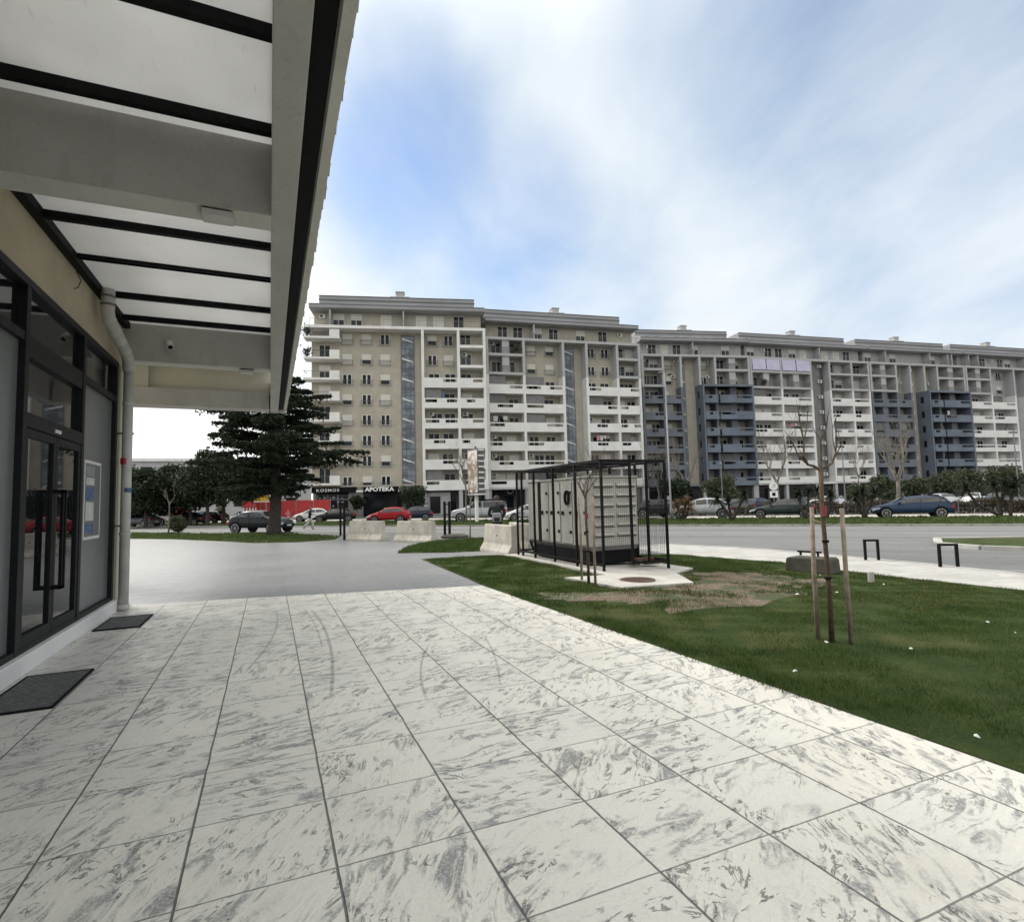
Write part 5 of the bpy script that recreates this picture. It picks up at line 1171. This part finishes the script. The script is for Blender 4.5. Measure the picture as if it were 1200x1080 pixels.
# bare trees in the distance
for i, (px, dep, H, r, mt, tr, lab) in enumerate(((912, 52, 8.6, .14, 'barkp', .36, 'bare tree with a forked crown behind the round road sign'), (1054, 46, 7.9, .17, 'barkp', .34, 'pale barked bare tree with a wide crown behind the blue estate'),
        (546, 49, 7.2, .08, 'barkp', .5, 'thin bare tree beside the tall advert box'), (697, 62, 8.0, .09, 'bark', .4, 'faint bare tree above the generator roof'), (772, 58, 8.0, .1, 'bark', .35, 'bare tree left of the tall street lamp'),
        (806, 60, 7.6, .1, 'barkp', .4, 'bare tree right of the tall street lamp'), (1008, 60, 8.0, .07, 'bark', .45, 'faint slim bare tree left of the olive tree'), (728, 60, 7.0, .08, 'bark', .4, 'faint bare tree above the right end of the cage'))):
    x, y = spot(px, dep); bare_tree(lab, (x, y, -.25), H, r, mt, tr, 4, 3, .45, .35, 'bare trees beyond the road', seed=70+i)
# staked young trees on the lawn
T['rtape'] = M('faded_red_tape', (.22, .05, .045), .8, .2, 20)
def staked(label, base, stakes, H, fork, hs, seed, ra=.028, limbs=None, spread=.6):
    random.seed(seed); t = thing('staked_tree', label, 'tree', (*base, hz(*base))); 
    m = MB(); m.tube([(0, 0, 0), (.008, .0, fork*.4), (-.01, .01, fork*.75), (0, 0, fork)], [ra*1.05, ra*.88, ra*.8, ra*.85], 10); m.build('trunk', 'barky', t, smooth=True)
    m = MB()
    if limbs:
        for pts, r in limbs:
            P_ = [Vector(((_R0.x*a+_F0.x*b)*.72, (_R0.y*a+_F0.y*b)*.72, 1.9+(z-1.9)*.58)) for a, b, z in pts]; m.tube(P_, [r*.78*(1-.7*i/len(P_)) for i in range(len(P_))], 6)
            for q in P_[2:]:
                for _ in range(2): m.tube([q, q+Vector((random.uniform(-.06, .06), random.uniform(-.06, .06), random.uniform(.05, .2)))], [.004, .0015], 4)
    else:
        for i in range(5):
            a = 2*math.pi*i/5+random.uniform(-.3, .3); grow(m, Vector((0, 0, fork-random.uniform(0, .15))), Vector((math.cos(a)*spread, math.sin(a)*spread, .5)), (H-fork)*.6, ra*.5, 2, .45, .3, 2)
    m.build('branches', 'barky', t)
    for i, (sx, sy) in enumerate(stakes):
        s = thing('tree_stake', label.split(',')[0], 'stake'); bpy.data.objects.remove(s)
        m = MB(); m.tube([(sx-base[0], sy-base[1], 0), (sx-base[0]+random.uniform(-.02, .02), sy-base[1]+random.uniform(-.02, .02), hs*.5), (sx-base[0]+random.uniform(-.03, .03), sy-base[1], hs*random.uniform(.97, 1.02))], [.026, .025, .023], 8)
        o = m.build('stake', 'stake', t, smooth=True)
        m = MB(); z = hs*(.88 if i else .9); m.tube([(sx-base[0], sy-base[1], z), (.01, .01, z-.04)], .006, 5); m.build('tie', 'stake', t)
    for z in (fork*.36, fork*.57):
        m = MB(); m.tube([(0, 0, z), (0, 0, z+.025)], ra*1.25, 10); m.build('black_band', 'blackm', t)
    m = MB(); m.tube([(0, 0, fork*.72), (0, 0, fork*.78)], ra*1.12, 10); m.build('red_tape', 'rtape', t); return t
s0 = at(959, 749); s1_ = at(975, 753); s2_ = at(998, 755)
staked('young bare tree between two wooden stakes on the near lawn', s1_, [s0, s2_], 2.6, 1.93, 1.5, 3, .03, limbs=[
    ([(0, 0, 1.9), (-.1, .02, 2.0), (-.2, 0, 2.03), (-.27, -.03, 2.2), (-.24, 0, 2.5), (-.27, .02, 2.85), (-.29, 0, 3.05)], .022), ([(-.2, 0, 2.03), (-.31, .05, 2.2), (-.37, .08, 2.45), (-.42, .1, 2.6)], .013), ([(-.24, 0, 2.5), (-.17, .03, 2.72), (-.13, .05, 3.0)], .009),
    ([(0, 0, 1.92), (.09, 0, 1.98), (.2, .03, 2.05), (.27, .04, 2.25), (.3, .05, 2.45), (.31, .05, 2.9)], .02), ([(.2, .03, 2.05), (.33, .06, 2.3), (.4, .08, 2.45)], .011), ([(0, 0, 1.92), (.04, .05, 2.2), (.06, .06, 2.5), (.17, .08, 2.75), (.22, .1, 3.0)], .018), ([(.06, .06, 2.5), (-.03, .1, 2.75)], .008), ([(.27, .04, 2.25), (.22, 0, 2.5), (.23, 0, 2.75)], .008)])
s0 = at(682, 682); s1_ = at(690, 685); s2_ = at(698, 687)
staked('slim bare tree between two pale stakes in front of the cage', s1_, [s0, s2_], 2.4, 1.75, 1.72, 4, .028, spread=.35)
x, y = at(551, 633); bare_tree('thin bare sapling on the grass corner behind the barriers', (x, y, -.23), 3.6, .035, 'bark', .55, 3, 2, .4, .5, seed=91, name='sapling')
x, y = at(197.5, 626); bare_tree('thin sapling on the left part of the grass island', (x, y, -.23), 4.0, .05, 'bark', .6, 3, 2, .4, .5, seed=92, name='sapling')
x, y = at(208, 625); bushy('small leafy shrub beside the thin sapling on the island', (x, y, -.23), 1.2, .8, .1, 'olive', 'bark', cat='shrub', name='shrub', seed=93, dens=3, lsize=.1, low=.3, lobes=6)
def black_stakes(px1, py1, px2, py2, label):
    a = at(px1, py1); b = at(px2, py2); t = thing('black_stakes', label, 'stakes', (*a, -.23), 0, 'black stake frames'); d = (b[0]-a[0], b[1]-a[1])
    for q in ((0, 0), d): m = MB(); m.box(q[0]-.055, q[0]+.055, q[1]-.055, q[1]+.055, 0, 1.85); m.build('stake', 'black', t)
    m = MB(); m.bar((0, 0, 1.2), (d[0], d[1], 1.2), .05); m.bar((0, 0, 1.7), (d[0], d[1], 1.7), .05); m.build('crosspiece', 'black', t)
black_stakes(399, 628, 403.5, 633, 'pair of black stakes at the tip of the grass island'); black_stakes(521.5, 631, 527, 630, 'pair of black stakes on the grass corner behind the middle barrier')
x, y = at(533, 630.5); m = MB(); m.tube([(0, 0, 0), (0, 0, .12), (0, 0, .18)], [.7, .7, .5], 18); o = m.build('drain_lid', 'moss', None, bev=.02); o.location = (x, y, -.23); tag(o, 'round low dark drain lid on the grass corner', 'drain lid')
# ================================================================== STREET FURNITURE
x, y = spot(786, 41); t = thing('street_lamp', 'tall slim street lamp in front of the blue block', 'street lamp', (x, y, -.25))
m = MB(); m.tube([(0, 0, 0), (0, 0, .9), (0, 0, 1), (0, 0, 11.1)], [.1, .1, .07, .045], 12); m.build('pole', 'galv', t, smooth=True)
m = MB(); m.tube([(-.42, 0, 11.1), (0, 0, 11.25), (.42, 0, 11.1)], .03, 8); m.build('arm', 'galv', t)
for s in (-1, 1): m = MB(); m.tube([(s*.4, 0, 11.14), (s*.42, 0, 11.02), (s*.42, 0, 10.92)], [.08, .2, .12], 12); m.build('lamp_head', 'rail', t)
x, y = spot(991, 52); t = thing('street_lamp', 'short plain lamp pole behind the near staked tree', 'street lamp', (x, y, -.25)); m = MB(); m.tube([(0, 0, 0), (0, 0, 6.6)], [.07, .04], 10); m.build('pole', 'galv', t); m = MB(); m.box(-.3, .05, -.1, .1, 6.6, 6.7); m.build('lamp_head', 'rail', t)
x, y = spot(847, 60); t = thing('street_lamp', 'thin lamp pole rising beside the round grey green tree', 'street lamp', (x, y, -.25)); m = MB(); m.tube([(0, 0, 0), (0, 0, 5.2)], [.07, .05], 10); m.build('pole', 'galv', t); m = MB(); m.tube([(0, 0, 5.2), (0, 0, 5.4)], [.16, .1], 10); m.build('lamp_head', 'galv', t)
x, y = spot(1195, 60); t = thing('street_lamp', 'pale pole at the right edge in front of the last block', 'street lamp', (x, y, -.25)); m = MB(); m.tube([(0, 0, 0), (0, 0, 8.2)], [.07, .05], 10); m.build('pole', 'galv', t); m = MB(); m.box(-.4, .05, -.1, .1, 8.2, 8.32); m.build('lamp_head', 'rail', t)
x, y = spot(907.5, 45); t = thing('road_sign', 'round road sign over a square white plate behind the grey green saloon', 'road sign', (x, y, -.25), -YAW-.4)
m = MB(); m.tube([(0, 0, 0), (0, 0, 2.75)], .035, 8); m.build('pole', 'galv', t)
m = MB(); m.tube([(0, -.04, 2.45), (0, -.06, 2.45)], .32, 20); pl = m.build('sign_plate', 'letter', t); m = MB(); m.box(-.3, .3, -.06, -.04, 1.55, 2.08); m.build('lower_plate', 'letter', t)
m = MB(); m.bar((-.15, -.064, 2.3), (.12, -.064, 2.58), .07, .008); m.bar((.12, -.064, 2.58), (-.03, -.064, 2.58), .06, .008); m.bar((.12, -.064, 2.58), (.12, -.064, 2.42), .06, .008); m.build('arrow', 'blackm', pl)
m = MB(); m.box(-.12, .12, -.066, -.061, 1.68, 1.95); m.build('pictogram', 'blackm', t)
x, y = spot(558.5, 48); t = thing('advert_box', 'tall illuminated style advert box on a white pole, pale poster on its left face', 'advertising sign', (x, y, -.25), -YAW-.95)
m = MB(); m.box(-.12, .12, -.12, .12, 0, 2.55); m.build('pole', 'white', t); m = MB(); m.box(-.85, .85, -.33, .33, 2.5, 6.35); bx_ = m.build('casing', 'rail', t, bev=.02)
m = MB(); m.box(-.77, .77, -.345, -.334, 2.62, 6.22); m.build('poster', 'poster', bx_); m = MB(); m.box(-.88, .88, -.35, .35, 2.38, 2.49); m.build('bottom_trim', 'white', t)
for z in np.arange(2.8, 6.2, .48): m = MB(); m.box(.851, .91, -.28, .28, z, z+.12); m.build('side_rib', 'white', bx_)
m = MB(); m.bar((.0, 0, 6.35), (.0, 0, 6.6), .12); m.build('top_fitting', 'rail', t)
# playground at far left
x, y = spot(332, 66); t = thing('red_fence', 'red slatted playground fence behind the cedar trunk', 'fence', (x, y, -.25), math.radians(-8))
for i in range(5): m = MB(); [m.box(-4.4+i*1.95+q*.155, -4.4+i*1.95+q*.155+.12, 0, .05, .35, 2.5) for q in range(12)]; m.box(-4.4+i*1.95, -2.5+i*1.95, .051, .09, .5, 2.4); m.build('panel', 'red', t)
for i in range(6): m = MB(); m.box(-4.46+i*1.95, -4.4+i*1.95, -.03, .1, 0, 2.7); m.build('post', 'galv', t)
x, y = spot(305.5, 63); t = thing('yellow_board', 'yellow board above the playground, left of the cedar trunk', 'board', (x, y, -.25)); m = MB(); m.box(-.8, .75, 0, .1, 2.45, 3.75); m.build('board', 'yellow', t, bev=.02); m = MB(); m.box(-.7, -.58, 0, .1, 0, 2.449); m.box(.5, .62, 0, .1, 0, 2.449); m.build('legs', 'galv', t)
m = MB(); m.box(-.8, .9, -.01, .11, 2.34, 2.44); m.build('white_trim', 'white', t)
for i, (px, w_, h_, mt, lab) in enumerate(((194, 2.2, 1.7, 'red', 'red playground panel with a pale ring, behind the left sapling'), (214, 1.6, 1.9, 'red', 'red playground panel above the black hatchback roof'), (292, 1.4, 1.8, 'red', 'red and white striped playground house left of the cedar trunk'), (258, 1.2, 1.5, 'yellow', 'small wooden playhouse beside the dark trees'), (178, 1.8, 1.4, 'red', 'red playground panel just right of the downpipe'))):
    x, y = spot(px, 70 if i != 2 else 60); t = thing('playground_panel', lab, 'playground', (x, y, -.25)); m = MB(); m.box(-w_/2, w_/2, 0, .12, .25, h_); m.prof([(-w_/2-.1, h_), (w_/2+.1, h_), (0, h_+.55)], -.2, .5); m.build('panel', mt if i != 3 else 'stake', t, bev=.02)
    m = MB(); [m.box(q-.05, q+.05, -.05, .0, 0, h_) for q in (-w_/2+.05, w_/2-.05)]
    if i == 2: [m.box(q, q+.14, -.04, -.001, .3, h_) for q in np.arange(-.6, .5, .3)]
    m.build('posts', 'white', t)
    if i == 0:
        m = MB(); 
        for a in range(16): t0, t1 = 2*math.pi*a/16, 2*math.pi*(a+1)/16; m.bar((.3*math.cos(t0), -.03, 1+.3*math.sin(t0)), (.3*math.cos(t1), -.03, 1+.3*math.sin(t1)), .09)
        m.build('ring', 'white', t)
# ================================================================== PEOPLE
def person(label, loc, rz, J, skin='cloth_d', parts=(), scale=1., group=None):
    """J: joints -> one skinned body; skin colour of the mesh is the clothing, head and hair are children"""
    t = thing('person', label, 'person', loc, rz, group); t.scale = (scale,)*3
    names = list(J['v']); me = bpy.data.meshes.new('body'); me.from_pydata([J['v'][n][:3] for n in names], [(names.index(a), names.index(b)) for a, b in J['e']], [])
    me.materials.append(T[skin]); o = bpy.data.objects.new('body', me); COL.objects.link(o); o.parent = t
    o.modifiers.new('skin', 'SKIN'); s = o.modifiers.new('sub', 'SUBSURF'); s.levels = s.render_levels = 2
    sv = me.skin_vertices[0].data
    for i, n in enumerate(names):
        r = J['v'][n][3]; sv[i].radius = (r, r*J['v'][n][4]) if len(J['v'][n]) > 4 else (r, r)
    sv[names.index('pelvis')].use_root = True
    return t
def head(t, p, r=.1, hair=True, face=(1, 0, 0)):
    p = Vector(p); f = Vector(face).normalized()
    bm = bmesh.new(); bmesh.ops.create_uvsphere(bm, u_segments=20, v_segments=14, radius=r)
    for v in bm.verts:
        v.co.z *= 1.22; d = v.co.dot(f)
        if v.co.z < -.3*r: v.co -= f*min(d, 0)*-.25
        if d > r*.8 and abs(v.co.z) < .2*r: v.co += f*.16*r
    me = bpy.data.meshes.new('head'); bm.to_mesh(me); bm.free(); me.materials.append(T['skin']); me.polygons.foreach_set('use_smooth', [True]*len(me.polygons)); o = bpy.data.objects.new('head', me); COL.objects.link(o); o.parent = t; o.location = p
    s = Vector((-f.y, f.x, 0)); m = MB()
    for sd in (-1, 1): c = f*r*.93+s*sd*r*.35+Vector((0, 0, r*.1)); m.box(c.x-.009, c.x+.009, c.y-.009, c.y+.009, c.z-.006, c.z+.006)
    m.build('eyes', 'hair', o)
    m = MB(); c = f*r*.88-Vector((0, 0, r*.55)); m.box(c.x-.014, c.x+.014, c.y-.014, c.y+.014, c.z-.004, c.z+.004); m.build('mouth', 'red', o)
    bm = bmesh.new(); bmesh.ops.create_uvsphere(bm, u_segments=20, v_segments=14, radius=r*1.1)
    for v in bm.verts:
        v.co.z = v.co.z*1.2+.012
    bmesh.ops.delete(bm, geom=[v for v in bm.verts if v.co.z < .1*r and v.co.dot(f) > -.25*r or v.co.z < -.75*r or (v.co.dot(f) > .55*r and v.co.z < .75*r)], context='VERTS')
    me = bpy.data.meshes.new('hair'); bm.to_mesh(me); bm.free(); me.materials.append(T['hair']); h = bpy.data.objects.new('hair', me); COL.objects.link(h); h.parent = o
def hands(t, pts):
    for p, d in pts:
        p, d = Vector(p), Vector(d).normalized(); s = d.cross(Vector((0, 0, 1))).normalized() if abs(d.z) < .9 else Vector((0, 1, 0)); m = MB(); m.tube([p-d*.02, p+d*.03, p+d*.08], [.024, .034, .03], 8)
        for i, L in enumerate((.06, .075, .07, .055)): q = p+d*.075+s*(i-1.5)*.017; m.tube([q, q+d*L*.6, q+d*L+Vector((0, 0, -.012))], [.0085, .008, .006], 6)
        q = p+d*.02+s*-.034; m.tube([q, q+d*.035-s*.02, q+d*.06-s*.022], [.011, .009, .007], 6); m.build('hand', 'skin', t, smooth=True)
STAND = ['pelvis-chest', 'chest-neck', 'neck-top', 'pelvis-hl', 'hl-kl', 'kl-al', 'al-tl', 'pelvis-hr', 'hr-kr', 'kr-ar', 'ar-tr', 'chest-sl', 'sl-el', 'el-wl', 'chest-sr', 'sr-er', 'er-wr']
E_ = [tuple(e.split('-')) for e in STAND]
# walker crossing the road (faces +x)
W_ = dict(pelvis=(0, 0, .95, .13, .9), chest=(.06, 0, 1.32, .16, .8), neck=(.09, 0, 1.5, .07), top=(.1, 0, 1.57, .055), hl=(.0, .1, .9, .1), kl=(.25, .1, .52, .075), al=(.2, .1, .1, .05), tl=(.36, .1, .05, .045),
          hr=(.0, -.1, .9, .1), kr=(-.08, -.1, .5, .075), ar=(-.4, -.1, .2, .05), tr=(-.38, -.1, .06, .045), sl=(.06, .2, 1.42, .075), el=(-.1, .26, 1.18, .055), wl=(.02, .27, .98, .04), sr=(.06, -.2, 1.42, .075), er=(.2, -.26, 1.2, .055), wr=(.38, -.2, 1.2, .04))
x, y = spot(362.5, 44.5); t = person('person in a black jacket and pale trousers crossing the road', (x, y, -.335), -YAW+.1, dict(v=W_, e=E_)); head(t, (.12, 0, 1.66)); hands(t, [((.02, .27, .96), (.1, 0, -1)), ((.4, -.19, 1.2), (1, .2, .1))])
def trousers(t, J, mat, legs=(('hl', 'kl', 'al'), ('hr', 'kr', 'ar')), k=1.18):
    for a, b, c in legs:
        m = MB(); P_ = [Vector(J[n][:3]) for n in (a, b, c)]; m.tube([P_[0], P_[0].lerp(P_[1], .5), P_[1], P_[1].lerp(P_[2], .5), P_[2]], [J[a][3]*k, J[a][3]*k*.95, J[b][3]*k*1.08, J[b][3]*k, J[c][3]*1.5], 12); m.build('trouser_leg', mat, t, smooth=True)
trousers(t, W_, 'cloth_l')
# child by the red fence
C_ = {k: v for k, v in W_.items()}; C_.update(kl=(.06, .1, .5, .075), al=(.0, .1, .1, .05), tl=(.14, .1, .05, .045), kr=(.02, -.1, .5, .075), ar=(-.04, -.1, .1, .05), tr=(.1, -.1, .05, .045))
x, y = spot(338, 60); t = person('child in a pink top standing before the red fence', (x, y, -.25), -YAW-1.6, dict(v=C_, e=E_), 'cloth_p', scale=.78); head(t, (.12, 0, 1.67), .12); hands(t, [((.02, .27, .96), (.1, 0, -1)), ((.4, -.19, 1.2), (1, .2, .1))]); trousers(t, C_, 'cloth_g')
# person sitting on the pale barrier, back to the camera (faces +x), seat at z=0
S_ = dict(pelvis=(0, 0, .1, .15, .9), chest=(.05, 0, .48, .165, .8), neck=(.09, 0, .68, .07), top=(.12, 0, .74, .055), hl=(.06, .1, .09, .105), kl=(.44, .12, .08, .075), al=(.46, .12, -.33, .05), tl=(.6, .12, -.4, .045),
          hr=(.06, -.1, .09, .105), kr=(.44, -.12, .08, .075), ar=(.46, -.12, -.33, .05), tr=(.6, -.12, -.4, .045), sl=(.05, .21, .58, .08), el=(.08, .28, .32, .055), wl=(.3, .16, .25, .04), sr=(.05, -.21, .58, .08), er=(.08, -.28, .32, .055), wr=(.3, -.16, .25, .04))
a = at(573, 645); b = at(603, 649); q = .42; x, y = a[0]*(1-q)+b[0]*q+.12, a[1]*(1-q)+b[1]*q+.42
t = person('person in dark clothes sitting on the pale barrier, back to the camera', (x, y, hz(x, y)+.95), math.atan2(.6, .25), dict(v=S_, e=E_)); head(t, (.15, 0, .84)); hands(t, [((.3, .16, .25), (1, -.3, 0)), ((.3, -.16, .25), (1, .3, 0))])
r_ = math.atan2(.6, .25)
bp = thing('backpack', 'grey backpack on the back of the seated person', 'bag', (x-.2*math.cos(r_), y-.2*math.sin(r_), hz(x, y)+.99), r_)
m = MB(); m.box(-.1, .05, -.15, .15, .02, .34); m.build('bag_body', 'cloth_g', bp, bev=.05); m = MB(); m.box(-.13, -.101, -.1, .1, .05, .18); m.build('front_pocket', 'cloth_d', bp, bev=.015)
# ================================================================== SKY, SUN, CAMERA SETTINGS
SUN_AZ, SUN_EL = math.radians(-32), math.radians(38)      # azimuth from +Y toward +X
w = bpy.data.worlds.new('World'); sc.world = w; w.use_nodes = True; k = N(w.node_tree); bg = w.node_tree.nodes['Background']; wo = w.node_tree.nodes['World Output']
sky = k.n('ShaderNodeTexSky', sky_type='NISHITA'); sky.sun_disc = False; sky.sun_elevation = SUN_EL; sky.sun_rotation = SUN_AZ; sky.air_density = 1.0; sky.dust_density = .5; sky.ozone_density = 1.0
k.l(sky.outputs[0], bg.inputs[0]); bg.inputs[1].default_value = .15
d = k.n('ShaderNodeTexCoord').outputs['Generated']; dx, dy, dz = k.sep(d)
def blob(px, py, r0, r1):
    c = ray(px, py).normalized(); dt = k.vm('DOT_PRODUCT', d, tuple(c), out=1)
    return k.ramp(dt, math.cos(math.radians(r1)), math.cos(math.radians(r0)))
zz = k.m('ADD', k.m('MAXIMUM', dz, 0), .16)
pl = k.xyz(k.m('DIVIDE', dx, zz), k.m('DIVIDE', dy, zz), 0)
rot = k.n('ShaderNodeVectorRotate', rotation_type='Z_AXIS'); k.l(pl, rot.inputs['Vector']); rot.inputs['Angle'].default_value = .5
pr = k.vm('MULTIPLY', rot.outputs[0], (1., .55, 1))
n1 = k.noise(pr, .95, 7, .52, .5); n2 = k.noise(pr, 2.6, 6, .55, .3)
nn = k.m('ADD', k.m('MULTIPLY', n1, .6), k.m('MULTIPLY', n2, .4))
wob = k.m('MULTIPLY', k.m('SUBTRACT', nn, .5), -3.6)
H = [(490, 200, 0, 12, .7), (590, 270, 0, 12, .66), (455, 110, 0, 9, .4), (540, 330, 0, 9, .35), (700, 330, 0, 9, .3), (1120, 20, 0, 22, .42), (900, -40, 0, 16, .3), (1150, 250, 0, 14, .22)]
hole = None
for px, py, r0, r1, st in H:
    h_ = k.m('MULTIPLY', blob(px, py, r0, r1), st); hole = h_ if hole is None else k.m('MAXIMUM', hole, h_)
hole = k.m('MULTIPLY', hole, k.m('ADD', 1.0, wob), clamp=True)
cover = k.m('SUBTRACT', k.ramp(nn, .3, .5, .82, .99), k.m('MULTIPLY', hole, .97), clamp=True)
sd = Vector((math.sin(SUN_AZ)*math.cos(SUN_EL), math.cos(SUN_AZ)*math.cos(SUN_EL), math.sin(SUN_EL)))
glow = k.ramp(k.vm('DOT_PRODUCT', d, tuple(sd), out=1), .84, .99)
cc_ = k.mix(k.ramp(nn, .28, .68), (.47, .57, .68), (.76, .80, .82))
cc_ = k.mix(k.m('MULTIPLY', k.ramp(dz, .42, .02), .75), cc_, (.74, .76, .78))
cc_ = k.mix(k.m('MULTIPLY', blob(180, 540, 4, 30), .9), cc_, (1.05, 1.05, 1.03))
over = k.m('MAXIMUM', k.ramp(dz, .62, .95), k.m('MULTIPLY', k.ramp(k.vm('DOT_PRODUCT', d, tuple(-_F0), out=1), .2, .8), .35))  # sky outside the view, overhead and behind, brightened to light the scene
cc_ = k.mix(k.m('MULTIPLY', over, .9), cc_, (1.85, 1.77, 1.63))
cc_ = k.mix(glow, cc_, (3.0, 2.9, 2.7))
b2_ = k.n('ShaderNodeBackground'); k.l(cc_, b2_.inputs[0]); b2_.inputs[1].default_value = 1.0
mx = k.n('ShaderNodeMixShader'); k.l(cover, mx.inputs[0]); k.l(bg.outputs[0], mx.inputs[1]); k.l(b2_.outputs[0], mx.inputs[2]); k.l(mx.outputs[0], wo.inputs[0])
sl = bpy.data.lights.new('sun', 'SUN'); sl.energy = 1.4; sl.angle = math.radians(14); sl.color = (1, .965, .91); so = bpy.data.objects.new('sun', sl); COL.objects.link(so); so.rotation_euler = (-sd).to_track_quat('-Z', 'Y').to_euler()
sc.view_settings.view_transform = 'Standard'; sc.view_settings.look = 'None'; sc.view_settings.exposure = .36; sc.view_settings.gamma = 1
sc.render.engine = 'CYCLES'; sc.cycles.transparent_max_bounces = 16; sc.cycles.max_bounces = 7; sc.cycles.caustics_reflective = False; sc.cycles.caustics_refractive = False
